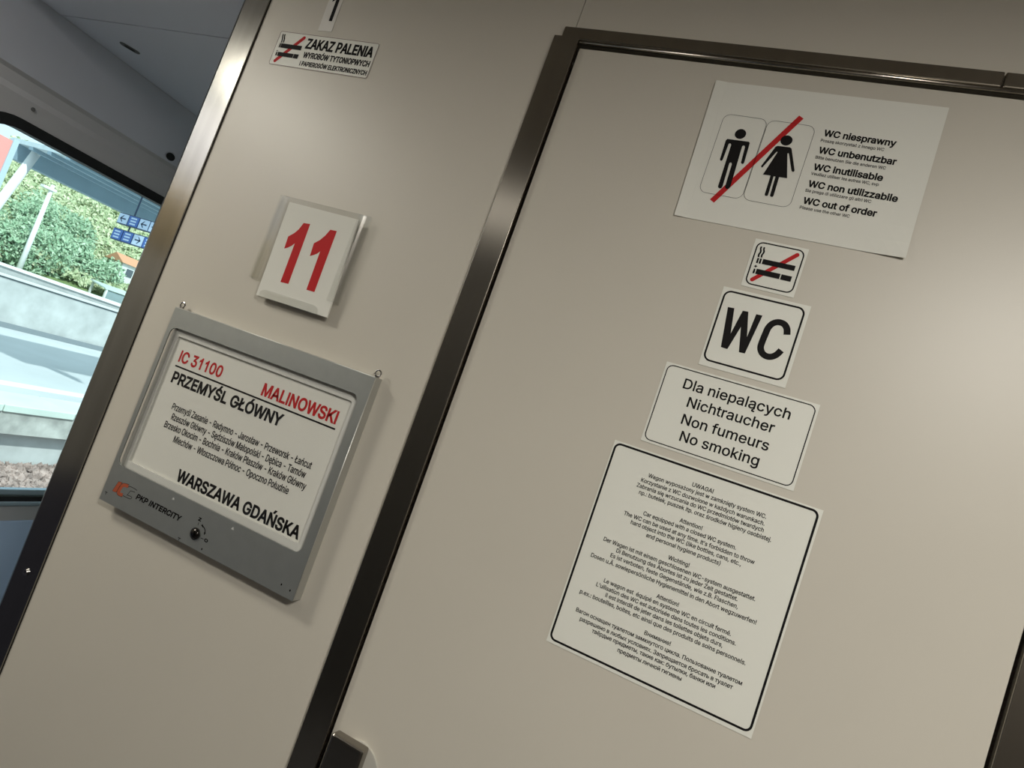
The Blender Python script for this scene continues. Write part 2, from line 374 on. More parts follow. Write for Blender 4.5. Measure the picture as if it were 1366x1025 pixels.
# ------------------------------------------------------------------ lettering
GLYPHS = {}
for _l in """ 188;
!196;67,160 63,509 132,509 128,160|98,-4 86,-3 75,1 66,9 58,18 54,29 52,41 54,53 58,64 66,73 75,80 86,85 98,86 110,85 121,80 130,73 138,64 142,53 143,41 142,29 138,18 130,9 121,1 110,-3
'206;78,318 70,509 136,509 128,318
(273;89,207 101,324 132,441 177,539 236,539 191,428 161,313 151,207 160,115 188,16 236,-96 177,-96 160,-66 145,-36 132,-6 121,24 111,55 103,85 97,116 93,146 90,176
)273;37,-96 86,18 113,116 122,207 112,313 82,428 37,539 97,539 142,441 173,323 184,207 183,176 180,145 176,115 170,84 161,53 152,23 140,-7 127,-37 113,-67 97,-96
,188;38,-119 68,71 137,71 84,-119
-453;337,244 337,188 114,188 114,244
.188;95,-4 83,-3 73,1 63,9 55,18 51,29 50,41 51,53 55,64 63,73 73,81 83,85 95,87 107,85 118,81 128,73 135,64 140,53 141,41 140,29 135,18 128,9 118,1 107,-3
0453;227,-7 191,-3 158,7 130,24 105,48 85,77 69,113 61,138 55,164 51,192 49,222 48,254 49,286 51,316 55,344 61,370 69,395 85,431 106,461 130,484 159,502 191,512 227,516 262,512 295,502 323,484 348,461 368,431 384,395 392,370 398,344 402,316 404,286 405,254 404,222 402,192 398,164 392,138 384,113 368,77 348,48 323,24 295,7 263,-3|227,50 250,52 271,60 290,74 306,92 320,116 330,144 338,176 342,213 344,254 342,295 338,332 330,365 320,393 306,416 290,435 271,449 250,457 227,460 203,457 182,449 163,435 147,416 134,393 123,365 115,332 111,295 109,254 111,213 115,176 123,144 134,116 147,92 163,74 182,60 203,52
1453;76,0 76,55 391,55 391,0|276,509 276,0 212,0 212,448 209,448 86,358 86,427 198,509
3453;218,-7 188,-5 159,1 133,10 108,22 88,38 70,57 57,79 48,104 44,132 109,132 112,115 118,100 126,87 137,76 150,66 165,59 219,50 275,61 291,69 304,80 315,93 323,108 328,125 329,145 328,163 323,180 316,196 306,211 292,223 275,234 254,241 229,246 201,248 157,248 157,299 288,448 288,452 70,452 70,509 372,509 372,461 211,278 211,289 247,290 279,286 308,276 333,262 354,244 371,222 383,198 391,173 393,145 390,116 383,90 370,66 354,45 333,27 309,12 281,2 251,-5
:188;95,-4 83,-3 73,1 63,9 55,18 51,29 50,41 51,53 55,64 63,73 73,81 83,85 95,87 107,85 118,81 128,73 135,64 140,53 141,41 140,29 135,18 128,9 118,1 107,-3|95,271 83,272 73,277 63,284 55,294 51,304 50,316 51,328 55,339 63,349 73,356 83,360 95,362 107,360 118,356 128,349 135,339 140,328 141,316 140,304 135,294 128,284 118,277 107,272
A480;16,0 201,509 276,509 463,0 395,0 287,302 264,372 232,478 245,478 213,371 191,302 85,0|110,142 110,199 370,199 370,142
B456;60,0 60,509 241,509 274,507 304,501 329,491 350,477 367,461 381,442 390,421 396,398 398,374 397,353 393,336 387,320 356,286 315,267 315,262 331,260 347,254 363,245 378,234 391,220 402,203 411,184 416,161 418,136 416,111 410,88 400,67 386,48 368,31 344,18 317,8 284,2 247,0|125,57 245,57 281,60 309,67 330,80 344,96 353,115 355,137 354,153 350,169 342,184 333,197 320,209 306,218 289,225 269,229 248,231 125,231|125,285 238,285 288,296 302,304 314,314 323,326 330,340 335,355 336,372 333,393 326,412 313,429 294,442 270,449 240,452 125,452
C510;267,-7 242,-6 217,-2 194,5 171,13 150,25 131,39 113,55 97,73 82,93 70,115 59,140 51,166 45,193 41,223 40,254 41,285 45,315 51,343 59,369 70,393 82,415 97,436 113,454 131,470 150,484 171,495 194,504 217,510 242,514 267,516 340,504 362,496 383,485 402,471 419,456 435,438 448,418 459,397 467,373 473,348 408,348 389,395 357,428 315,449 267,456 237,453 209,445 184,432 161,414 141,391 125,364 113,332 106,295 103,254 106,213 113,177 125,145 141,117 161,94 184,76 210,63 237,56 267,53 315,60 357,81 389,114 408,160 473,160 467,135 459,112 448,91 435,71 420,53 402,38 383,24 363,13 341,5 317,-2 293,-6
D502;219,0 96,0 96,57 215,57 254,60 288,68 318,81 343,99 363,122 379,149 390,181 397,216 399,255 397,294 390,329 379,361 364,388 344,410 320,428 291,441 258,449 221,452 93,452 93,509 225,509 254,507 281,504 307,498 331,489 353,478 385,455 412,426 433,391 444,367 451,342 457,315 460,286 462,255 460,224 457,195 451,168 443,142 433,119 421,97 406,77 390,60 371,44 351,31 328,20 303,11 277,5 249,1|125,509 125,0 60,0 60,509
E419;60,0 60,509 372,509 372,452 125,452 125,286 355,286 355,229 125,229 125,57 375,57 375,0
F410;60,0 60,509 369,509 369,452 125,452 125,278 346,278 346,221 125,221 125,0
G520;269,-7 242,-6 217,-2 193,5 171,14 149,25 130,39 112,55 96,73 82,93 69,116 59,140 51,166 45,194 41,223 40,254 41,285 45,315 51,343 59,369 69,393 82,415 96,436 112,454 129,470 149,484 170,495 192,504 215,510 239,514 265,516 291,514 316,510 340,504 363,494 384,483 403,469 421,453 436,436 449,416 460,395 468,373 474,349 408,349 387,393 356,427 315,448 265,456 236,453 209,445 183,432 160,414 141,392 125,364 113,332 106,295 103,254 106,213 113,177 125,145 141,117 161,95 184,76 210,63 238,56 269,53 296,55 322,61 345,71 365,85 382,102 396,123 407,147 413,173 415,202 434,199 283,199 283,256 478,256 478,200 475,160 466,124 451,91 431,62 406,38 377,19 344,5 308,-4
H517;60,0 60,509 125,509 125,289 392,289 392,509 457,509 457,0 392,0 392,232 125,232 125,0
I300;31,0 31,57 118,57 118,452 31,452 31,509 269,509 269,452 183,452 183,57 269,57 269,0
J396;185,-7 143,-2 106,11 75,33 60,50 48,70 40,92 35,118 33,145 33,173 98,173 98,145 100,117 108,93 122,74 139,61 160,53 185,50 209,53 230,61 248,74 261,93 269,117 272,145 272,509 336,509 336,145 335,118 330,92 321,70 309,50 294,33 263,11 227,-2
K467;104,145 104,216 139,261 174,303 212,344 364,509 448,509 231,276 228,276|60,0 60,509 125,509 125,334 124,225 125,193 125,0|372,0 188,259 228,309 449,0
L393;60,0 60,509 125,509 125,57 361,57 361,0
M628;60,0 60,509 152,509 277,187 287,159 299,123 311,84 322,49 307,49 318,83 330,121 342,158 352,187 476,509 568,509 568,0 504,0 504,291 504,327 505,369 506,413 507,457 513,457 498,409 482,363 467,322 456,291 342,0 286,0 170,291 159,321 145,361 129,408 112,457 119,457 120,416 121,372 122,328 122,291 122,0
N523;60,0 60,509 136,509 343,183 363,151 388,107 414,55 405,54 401,108 399,157 399,195 399,509 463,509 463,0 387,0 202,290 177,331 148,381 108,452 119,454 122,384 124,328 125,291 125,0
O533;267,-7 241,-6 217,-2 194,5 171,13 150,25 131,39 113,55 97,73 82,93 70,115 59,140 51,166 45,193 41,223 40,254 41,285 45,315 51,343 59,369 70,393 82,415 97,436 113,454 131,470 150,484 171,495 194,504 217,510 241,514 267,516 293,514 317,510 340,504 363,495 384,484 403,470 421,454 437,436 451,415 464,393 474,369 482,343 488,315 492,285 493,254 492,223 488,193 482,166 474,140 464,115 451,93 437,73 421,55 403,39 384,25 363,13 340,5 317,-2 293,-6|267,53 296,55 324,63 349,76 372,94 392,116 408,144 420,176 428,213 430,254 428,295 420,332 408,365 392,392 372,415 349,433 324,446 296,453 267,456 237,453 210,445 184,433 161,415 142,392 125,364 113,332 106,295 103,254 106,213 113,176 125,144 142,117 161,94 184,76 210,63 237,55
P445;60,0 60,509 235,509 272,506 305,499 332,487 356,471 375,452 390,430 400,404 407,377 409,348 407,318 400,291 390,265 375,243 356,223 332,207 305,195 272,188 235,186 109,186 109,242 233,242 257,244 279,248 297,256 312,266 324,279 333,294 339,310 343,328 344,348 343,367 339,385 333,402 324,416 312,428 297,439 279,446 257,451 232,452 125,452 125,0
R449;60,0 60,509 236,509 273,506 305,500 333,489 356,473 376,455 390,433 401,408 407,381 409,352 407,323 401,296 390,271 376,250 356,232 333,217 305,206 273,200 236,198 96,198 96,255 234,255 258,256 280,260 298,267 313,276 325,287 334,300 340,316 344,333 345,352 344,371 340,389 334,405 325,419 313,430 298,440 279,446 258,451 233,452 125,452 125,0|353,0 230,229 303,229 428,0
S447;224,-9 188,-7 156,-1 128,9 102,23 81,40 64,60 51,83 42,109 38,137 104,137 108,118 114,102 123,88 136,76 150,66 166,59 224,49 246,50 267,54 286,60 303,69 317,79 329,92 338,106 344,122 346,139 344,154 340,168 332,179 296,205 245,222 184,239 145,253 112,269 86,289 67,313 56,341 52,372 54,400 62,425 75,448 92,468 113,484 138,498 165,508 195,514 227,516 259,514 289,508 316,498 340,484 360,468 377,449 390,427 398,403 401,378 337,378 332,402 320,421 302,437 280,449 254,456 225,459 204,457 185,454 167,448 152,440 139,430 129,418 121,405 117,391 115,376 117,359 122,345 131,334 169,308 212,293 264,279 312,264 359,238 395,198 402,180 407,161 408,139 406,112 399,87 386,64 370,43 349,25 323,11 294,0 261,-7
T449;32,452 32,509 417,509 417,452 257,452 257,0 193,0 193,452
U517;259,-8 220,-6 186,2 154,15 126,33 103,55 85,80 71,108 63,140 60,173 60,509 124,509 124,178 126,155 132,133 141,113 153,95 169,80 187,68 208,59 232,53 259,52 285,53 309,59 331,68 349,80 364,95 377,113 385,133 391,155 393,178 393,509 457,509 457,173 454,140 446,108 433,80 414,55 391,33 363,15 332,2 297,-6
V480;204,0 16,509 84,509 192,206 215,137 248,31 235,31 267,138 290,206 395,509 463,509 278,0
W686;155,0 16,509 82,509 163,196 175,145 187,94 197,40 189,40 200,94 211,145 224,196 306,509 380,509 462,196 474,145 486,94 497,40 488,40 499,94 510,145 523,196 603,509 670,509 530,0 455,0 368,323 351,391 336,475 350,475 335,395 318,323 230,0
Y472;203,0 203,208 16,509 91,509 192,344 222,292 250,230 224,230 251,293 280,344 381,509 455,509 268,208 268,0
Z438;42,0 42,46 273,385 306,431 341,476 348,454 285,452 223,452 40,452 40,509 397,509 397,462 169,129 134,81 97,33 90,54 152,57 214,57 399,57 399,0
a389;160,-9 137,-7 115,-3 94,5 76,15 60,29 48,45 38,63 32,84 30,108 32,128 36,146 43,161 53,174 64,184 78,193 125,211 178,220 234,227 265,235 271,240 274,246 276,255 276,257 267,297 240,322 196,331 149,322 118,301 100,274 41,291 51,313 64,331 79,346 95,358 114,368 133,375 194,384 239,379 286,360 300,350 312,336 322,320 330,301 335,278 337,251 337,0 277,0 277,52 272,52 252,25 215,1|170,45 192,47 211,51 228,59 242,68 254,80 263,93 270,108 274,122 276,138 276,190 259,182 231,176 200,171 175,168 134,159 103,139 97,130 93,118 92,105 102,72 130,52
b424;229,-8 208,-7 189,-3 172,4 138,31 118,59 112,59 112,0 53,0 53,509 114,509 114,319 118,319 137,346 171,373 188,379 207,383 229,384 259,382 287,374 313,361 335,342 354,320 370,293 381,261 388,227 390,189 388,151 381,116 370,84 355,57 336,34 313,16 288,3 260,-6|220,47 242,49 262,55 279,66 294,80 306,97 316,117 323,139 327,163 328,189 327,215 323,239 316,261 307,281 295,298 280,311 262,322 243,328 220,330 198,328 178,322 161,312 147,299 134,282 125,263 118,241 114,216 113,189 114,162 118,138 125,115 135,95 147,78 162,65 179,55 198,49
c396;207,-8 174,-5 144,3 117,16 93,35 72,58 56,85 44,116 37,150 34,187 37,225 44,260 56,291 72,318 93,341 117,360 144,374 174,382 207,384 260,377 305,356 340,322 362,277 303,262 290,289 270,311 242,325 207,330 184,328 163,321 145,310 130,296 118,278 108,258 102,236 98,212 96,187 98,163 102,139 108,117 118,97 130,80 145,66 163,55 184,49 207,46 243,52 271,66 292,89 304,117 363,102 341,56 306,21 261,-1
d424;195,-8 165,-6 137,3 111,16 89,34 70,57 55,84 43,116 36,151 34,189 36,227 43,261 55,293 70,320 89,342 112,361 137,374 165,382 196,384 218,383 237,379 253,373 287,346 306,319 311,319 311,509 372,509 372,0 313,0 313,59 307,59 287,31 252,4 236,-3 217,-7|205,47 226,49 246,55 263,65 278,78 290,95 299,115 306,138 310,162 312,189 310,216 306,241 300,263 290,282 278,299 263,312 246,322 227,328 205,330 182,328 162,322 145,311 130,298 118,281 108,261 102,239 98,215 96,189 98,163 102,139 109,117 118,97 130,80 145,66 162,55 182,49
e404;212,-8 177,-5 145,3 117,16 92,35 72,58 56,85 44,116 37,150 34,187 36,224 44,258 55,290 71,317 91,340 115,359 142,373 172,382 205,384 266,374 285,366 303,355 319,341 334,324 347,305 357,282 365,256 370,227 371,194 371,169 75,169 75,221 338,221 310,202 308,226 304,248 298,269 288,286 277,301 263,314 246,323 227,328 205,330 183,328 164,323 146,313 131,301 119,286 109,270 102,251 97,231 96,211 96,178 98,151 102,127 110,106 121,88 135,73 151,61 169,53 190,48 212,46 254,53 285,73 306,105 365,91 358,72 348,55 335,39 320,26 302,14 283,4 261,-3 237,-7
f254;228,379 228,327 6,327 6,379|81,0 81,432 82,452 87,470 96,486 107,499 120,510 135,519 187,530 222,527 243,521 227,468 215,472 195,474 178,472 164,468 154,460 147,449 143,435 142,419 142,0
g425;207,-151 180,-149 156,-146 134,-140 82,-110 51,-69 101,-41 122,-66 154,-88 207,-97 236,-95 261,-87 282,-75 298,-58 308,-34 311,-6 311,68 306,68 287,41 252,16 236,10 217,6 195,5 165,7 138,14 113,27 90,43 71,65 55,90 43,120 36,154 34,191 36,229 43,263 55,293 71,320 90,342 112,361 138,374 166,382 196,384 218,383 237,379 253,373 288,346 308,319 313,319 313,379 372,379 372,-9 370,-40 363,-67 350,-90 334,-109 314,-124 291,-136 265,-144 237,-149|205,59 227,61 246,66 264,75 278,87 290,103 300,121 307,142 311,166 312,193 311,219 307,242 300,264 291,283 279,299 264,312 247,322 227,328 205,330 182,328 163,322 145,312 130,298 118,282 109,262 102,241 98,218 96,193 98,167 102,144 109,123 118,104 131,88 145,76 163,66 183,61
h410;114,227 114,0 53,0 53,509 114,509 114,287 102,287 116,319 132,344 152,362 175,374 200,382 227,384 252,383 275,377 295,369 313,356 328,340 341,321 350,298 355,271 357,240 357,0 296,0 296,235 293,263 286,286 273,304 256,318 235,326 210,329 192,328 176,324 161,317 147,308 136,297 126,283 119,266 115,248
i167;53,0 53,379 114,379 114,0|84,443 73,444 63,448 54,455 47,463 43,472 41,483 43,494 47,504 54,512 63,518 73,522 84,524 95,522 105,518 114,512 121,504 125,494 126,483 125,472 121,463 114,455 105,448 95,444
j167;53,379 114,379 114,-30 112,-52 108,-72 102,-90 92,-106 80,-119 65,-129 47,-137 27,-141 4,-143 -10,-143 -10,-87 2,-87 18,-85 31,-80 40,-72 47,-61 51,-46 53,-29|83,443 72,444 62,448 53,455 47,463 42,472 41,483 42,494 47,504 53,512 62,518 72,522 83,524 95,522 105,518 114,512 120,504 125,494 126,483 125,472 120,463 114,455 105,448 95,444
k381;110,137 110,212 121,212 284,379 360,379 184,199 177,199|53,0 53,509 114,509 114,0|294,0 148,186 191,229 372,0
l189;139,-2 112,0 91,8 74,20 62,37 55,59 53,84 53,509 114,509 114,99 120,62 126,57 135,53 146,52 160,53 170,54 181,3 162,-1
m610;53,0 53,379 112,379 112,295 108,295 114,314 122,331 132,346 172,376 219,386 245,383 268,375 287,361 303,342 314,320 321,295 312,295 318,312 326,329 337,343 381,375 437,386 458,385 478,380 497,372 514,361 529,346 541,328 550,307 555,283 557,255 557,0 496,0 496,254 493,279 485,298 473,313 456,323 438,329 419,330 402,329 387,326 374,320 345,290 335,247 335,0 274,0 274,260 272,280 265,297 253,311 238,322 220,328 199,330 158,320 145,312 135,302 126,289 119,274 115,257 114,238 114,0
n410;114,227 114,0 53,0 53,379 112,379 112,287 102,287 116,319 132,344 152,362 175,374 200,382 227,384 252,383 275,377 295,369 313,356 328,340 341,321 350,298 355,271 357,240 357,0 296,0 296,235 293,263 286,286 273,304 256,318 235,326 210,329 192,328 176,324 161,317 147,308 136,297 126,283 119,266 115,248
o415;207,-8 174,-5 144,3 117,16 93,35 72,58 56,85 44,116 37,150 34,187 37,225 44,260 56,291 72,318 93,341 117,360 144,374 174,382 207,384 241,382 271,374 299,360 323,341 343,318 359,291 371,260 379,225 381,187 379,150 371,116 359,85 343,58 323,35 299,16 271,3 241,-5|207,46 231,49 252,55 270,66 285,80 298,97 307,117 314,139 318,163 319,187 318,212 314,236 307,258 298,278 285,296 270,310 252,321 231,328 207,330 184,328 163,321 145,310 130,296 118,278 108,258 102,236 98,212 96,187 98,163 102,139 108,117 118,97 130,80 145,66 163,55 184,49
p424;53,-143 53,379 112,379 112,319 118,319 137,346 171,373 188,379 207,383 229,384 259,382 287,374 313,361 335,342 354,320 370,293 381,261 388,227 390,189 388,151 381,116 370,84 355,57 336,34 313,16 288,3 260,-6 229,-8 208,-7 189,-3 173,4 138,31 118,59 114,59 114,-143|220,47 242,49 262,55 279,66 294,80 306,97 316,117 323,139 327,163 328,189 327,215 323,239 316,261 307,281 295,298 280,311 262,322 243,328 220,330 198,328 178,322 161,312 147,299 134,282 125,263 118,241 114,216 113,189 114,162 118,138 125,115 135,95 147,78 162,65 179,55 198,49
q424;372,-143 311,-143 311,59 306,59 287,31 252,4 236,-3 217,-7 195,-8 165,-6 137,3 111,16 89,34 70,57 55,84 43,116 36,151 34,189 36,227 43,261 55,293 70,320 89,342 112,361 137,374 165,382 196,384 218,383 237,379 253,373 287,346 307,319 313,319 313,379 372,379|205,47 226,49 246,55 263,65 278,78 290,95 299,115 306,138 310,162 312,189 310,216 306,241 300,263 290,282 278,299 263,312 246,322 227,328 205,330 182,328 162,322 145,311 130,298 118,281 108,261 102,239 98,215 96,189 98,163 102,139 109,117 118,97 130,80 145,66 162,55 182,49
r259;53,0 53,379 112,379 112,321 115,321 124,339 137,354 152,367 171,377 191,383 213,385 229,384 243,384 243,322 230,324 207,326 190,324 174,321 159,315 146,306 135,296 126,284 119,269 115,254 114,237 114,0
s365;182,-8 157,-7 133,-3 112,3 93,12 76,24 62,38 50,54 41,73 36,94 94,107 101,87 111,72 124,60 141,52 160,47 181,45 206,47 227,53 244,62 258,74 265,88 268,103 266,115 262,126 254,136 243,144 229,150 212,155 149,170 118,180 92,192 72,208 58,227 50,249 47,274 49,295 55,314 65,332 79,347 95,360 115,370 137,378 161,383 187,384 212,383 234,379 254,372 271,363 286,352 299,339 324,290 268,277 262,291 254,304 243,316 228,325 210,331 187,333 166,331 147,326 131,317 119,305 111,292 109,277 110,264 115,253 124,243 172,223 229,209 261,200 287,187 306,171 320,153 328,131 331,107 329,85 323,65 312,47 298,31 281,18 260,6 236,-2 210,-7
t227;204,379 204,327 6,327 6,379|65,471 126,471 126,98 127,83 130,70 136,61 144,55 156,51 170,50 185,51 202,54 213,2 192,-3 168,-4 138,-1 113,7 92,21 77,41 68,64 65,93
u410;182,-5 158,-3 135,2 115,11 97,23 82,39 69,59 60,82 54,109 53,139 53,379 114,379 114,144 116,117 124,94 137,75 154,61 175,53 200,50 218,51 234,55 249,62 263,71 274,83 283,97 290,113 295,132 296,153 296,379 357,379 357,0 298,0 298,92 307,92 294,60 277,35 257,17 234,5 209,-3
v389;163,0 17,379 84,379 165,155 187,87 206,21 184,21 203,87 224,155 305,379 371,379 226,0
w567;138,0 23,379 87,379 133,214 154,137 175,41 165,41 186,135 206,214 252,379 316,379 362,214 382,136 402,41 391,41 413,135 434,214 480,379 545,379 429,0 368,0 319,172 305,225 291,280 277,338 291,338 277,280 263,225 248,172 199,0
x379;21,0 171,218 171,171 29,379 100,379 147,306 179,253 207,206 175,206 202,253 233,306 282,379 352,379 209,169 209,214 358,0 287,0 231,85 200,136 173,182 205,182 178,136 148,85 91,0
y389;47,-139 61,-86 71,-87 104,-89 130,-74 151,-36 163,-1 17,379 84,379 165,155 187,87 206,21 184,21 202,87 224,155 305,379 371,379 204,-58 177,-107 139,-136 91,-145 65,-143
z380;42,0 42,46 254,320 254,323 48,323 48,379 333,379 333,331 126,60 126,56 339,56 339,0
Ä480;16,0 201,509 276,509 463,0 395,0 287,302 264,372 232,478 245,478 213,371 191,302 85,0|110,142 110,199 370,199 370,142|312,572 301,574 292,577 283,584 276,592 272,602 271,612 272,623 276,633 283,641 292,648 301,651 312,653 322,651 332,648 340,641 347,633 351,623 352,612 351,602 347,592 340,584 332,577 322,574|168,572 157,574 148,577 139,584 133,592 129,602 127,612 129,623 133,633 139,641 148,648 157,651 168,653 179,651 188,648 196,641 203,633 207,623 208,612 207,602 203,592 196,584 188,577 179,574
Ó533;267,-7 241,-6 217,-2 194,5 171,13 150,25 131,39 113,55 97,73 82,93 70,115 59,140 51,166 45,193 41,223 40,254 41,285 45,315 51,343 59,369 70,393 82,415 97,436 113,454 131,470 150,484 171,495 194,504 217,510 241,514 267,516 293,514 317,510 340,504 363,495 384,484 403,470 421,454 437,436 451,415 464,393 474,369 482,343 488,315 492,285 493,254 492,223 488,193 482,166 474,140 464,115 451,93 437,73 421,55 403,39 384,25 363,13 340,5 317,-2 293,-6|267,53 296,55 324,63 349,76 372,94 392,116 408,144 420,176 428,213 430,254 428,295 420,332 408,365 392,392 372,415 349,433 324,446 296,453 267,456 237,453 210,445 184,433 161,415 142,392 125,364 113,332 106,295 103,254 106,213 113,176 125,144 142,117 161,94 184,76 210,63 237,55|240,558 288,659 356,659 290,558
ä389;160,-9 137,-7 115,-3 94,5 76,15 60,29 48,45 38,63 32,84 30,108 32,128 36,146 43,161 53,174 64,184 78,193 125,211 178,220 234,227 265,235 271,240 274,246 276,255 276,257 267,297 240,322 196,331 149,322 118,301 100,274 41,291 51,313 64,331 79,346 95,358 114,368 133,375 194,384 239,379 286,360 300,350 312,336 322,320 330,301 335,278 337,251 337,0 277,0 277,52 272,52 252,25 215,1|170,45 192,47 211,51 228,59 242,68 254,80 263,93 270,108 274,122 276,138 276,190 259,182 231,176 200,171 175,168 134,159 103,139 97,130 93,118 92,105 102,72 130,52|261,443 251,444 241,448 233,455 226,463 222,472 221,483 222,494 226,503 233,512 241,518 251,522 261,523 272,522 281,518 290,512 296,503 300,494 301,483 300,472 296,463 290,455 281,448 272,444|117,443 107,444 97,448 89,455 82,463 78,472 77,483 78,494 82,503 89,512 97,518 107,522 117,523 128,522 138,518 146,512 152,503 156,494 158,483 156,472 152,463 146,455 138,448 128,444
é404;212,-8 177,-5 145,3 117,16 92,35 72,58 56,85 44,116 37,150 34,187 36,224 44,258 55,290 71,317 91,340 115,359 142,373 172,382 205,384 266,374 285,366 303,355 319,341 334,324 347,305 357,282 365,256 370,227 371,194 371,169 75,169 75,221 338,221 310,202 308,226 304,248 298,269 288,286 277,301 263,314 246,323 227,328 205,330 183,328 164,323 146,313 131,301 119,286 109,270 102,251 97,231 96,211 96,178 98,151 102,127 110,106 121,88 135,73 151,61 169,53 190,48 212,46 254,53 285,73 306,105 365,91 358,72 348,55 335,39 320,26 302,14 283,4 261,-3 237,-7|177,429 225,529 293,529 227,429
ó415;207,-8 174,-5 144,3 117,16 93,35 72,58 56,85 44,116 37,150 34,187 37,225 44,260 56,291 72,318 93,341 117,360 144,374 174,382 207,384 241,382 271,374 299,360 323,341 343,318 359,291 371,260 379,225 381,187 379,150 371,116 359,85 343,58 323,35 299,16 271,3 241,-5|207,46 231,49 252,55 270,66 285,80 298,97 307,117 314,139 318,163 319,187 318,212 314,236 307,258 298,278 285,296 270,310 252,321 231,328 207,330 184,328 163,321 145,310 130,296 118,278 108,258 102,236 98,212 96,187 98,163 102,139 108,117 118,97 130,80 145,66 163,55 184,49|181,429 228,529 297,529 231,429
ö415;207,-8 174,-5 144,3 117,16 93,35 72,58 56,85 44,116 37,150 34,187 37,225 44,260 56,291 72,318 93,341 117,360 144,374 174,382 207,384 241,382 271,374 299,360 323,341 343,318 359,291 371,260 379,225 381,187 379,150 371,116 359,85 343,58 323,35 299,16 271,3 241,-5|207,46 231,49 252,55 270,66 285,80 298,97 307,117 314,139 318,163 319,187 318,212 314,236 307,258 298,278 285,296 270,310 252,321 231,328 207,330 184,328 163,321 145,310 130,296 118,278 108,258 102,236 98,212 96,187 98,163 102,139 108,117 118,97 130,80 145,66 163,55 184,49|279,443 269,444 259,448 251,455 244,463 240,472 239,483 240,494 244,503 251,512 259,518 269,522 279,523 290,522 299,518 308,512 314,503 318,494 320,483 318,472 314,463 308,455 299,448 290,444|136,443 125,444 115,448 107,455 100,463 96,472 95,483 96,494 100,503 107,512 115,518 125,522 136,523 146,522 156,518 164,512 171,503 175,494 176,483 175,472 171,463 164,455 156,448 146,444
ą389;160,-9 137,-7 115,-3 94,5 76,15 60,29 48,45 38,63 32,84 30,108 32,128 36,146 43,161 53,174 64,184 78,193 125,211 178,220 234,227 265,235 271,240 274,246 276,255 276,257 267,297 240,322 196,331 149,322 118,301 100,274 41,291 51,313 64,331 79,346 95,358 114,368 133,375 194,384 239,379 286,360 300,350 312,336 322,320 330,301 335,278 337,251 337,0 277,0 277,52 272,52 252,25 215,1|170,45 192,47 211,51 228,59 242,68 254,80 263,93 270,108 274,122 276,138 276,190 259,182 231,176 200,171 175,168 134,159 103,139 97,130 93,118 92,105 102,72 130,52|297,-145 277,-143 258,-138 242,-128 229,-115 221,-99 219,-79 220,-63 225,-48 234,-34 276,5 337,0 297,-32 287,-43 282,-54 280,-68 287,-87 308,-94 326,-91 339,-86 357,-130 332,-140
ć396;207,-8 174,-5 144,3 117,16 93,35 72,58 56,85 44,116 37,150 34,187 37,225 44,260 56,291 72,318 93,341 117,360 144,374 174,382 207,384 260,377 305,356 340,322 362,277 303,262 290,289 270,311 242,325 207,330 184,328 163,321 145,310 130,296 118,278 108,258 102,236 98,212 96,187 98,163 102,139 108,117 118,97 130,80 145,66 163,55 184,49 207,46 243,52 271,66 292,89 304,117 363,102 341,56 306,21 261,-1|181,429 228,529 297,529 231,429
ę404;212,-8 177,-5 145,3 117,16 92,35 72,58 56,85 44,116 37,150 34,187 36,224 44,258 55,290 71,317 91,340 115,359 142,373 172,382 205,384 266,374 285,366 303,355 319,341 334,324 347,305 357,282 365,256 370,227 371,194 371,169 75,169 75,221 338,221 310,202 308,226 304,248 298,269 288,286 277,301 263,314 246,323 227,328 205,330 183,328 164,323 146,313 131,301 119,286 109,270 102,251 97,231 96,211 96,178 98,151 102,127 110,106 121,88 135,73 151,61 169,53 190,48 212,46 254,53 285,73 306,105 365,91 358,72 348,55 335,39 320,26 302,14 283,4 261,-3 237,-7|299,-148 278,-146 259,-141 243,-131 230,-118 222,-102 220,-82 223,-58 234,-33 249,-9 269,17 365,91 342,38 314,-4 290,-39 281,-70 288,-90 310,-97 327,-94 341,-88 358,-133 334,-143
Ł413;81,0 81,509 145,509 145,57 382,57 382,0|16,173 16,237 270,384 270,319
ł207;151,-2 124,0 102,8 85,20 73,37 66,59 64,84 64,509 125,509 125,99 131,62 137,57 146,53 157,52 172,53 181,54 192,3 173,-1|6,225 6,280 183,382 183,328
Ń523;60,0 60,509 136,509 343,183 363,151 388,107 414,55 405,54 401,108 399,157 399,195 399,509 463,509 463,0 387,0 202,290 177,331 148,381 108,452 119,454 122,384 124,328 125,291 125,0|235,558 283,659 351,659 285,558
ń410;114,227 114,0 53,0 53,379 112,379 112,287 102,287 116,319 132,344 152,362 175,374 200,382 227,384 252,383 275,377 295,369 313,356 328,340 341,321 350,298 355,271 357,240 357,0 296,0 296,235 293,263 286,286 273,304 256,318 235,326 210,329 192,328 176,324 161,317 147,308 136,297 126,283 119,266 115,248|178,429 226,529 294,529 228,429
Ś447;224,-9 188,-7 156,-1 128,9 102,23 81,40 64,60 51,83 42,109 38,137 104,137 108,118 114,102 123,88 136,76 150,66 166,59 224,49 246,50 267,54 286,60 303,69 317,79 329,92 338,106 344,122 346,139 344,154 340,168 332,179 296,205 245,222 184,239 145,253 112,269 86,289 67,313 56,341 52,372 54,400 62,425 75,448 92,468 113,484 138,498 165,508 195,514 227,516 259,514 289,508 316,498 340,484 360,468 377,449 390,427 398,403 401,378 337,378 332,402 320,421 302,437 280,449 254,456 225,459 204,457 185,454 167,448 152,440 139,430 129,418 121,405 117,391 115,376 117,359 122,345 131,334 169,308 212,293 264,279 312,264 359,238 395,198 402,180 407,161 408,139 406,112 399,87 386,64 370,43 349,25 323,11 294,0 261,-7|196,558 244,659 312,659 246,558
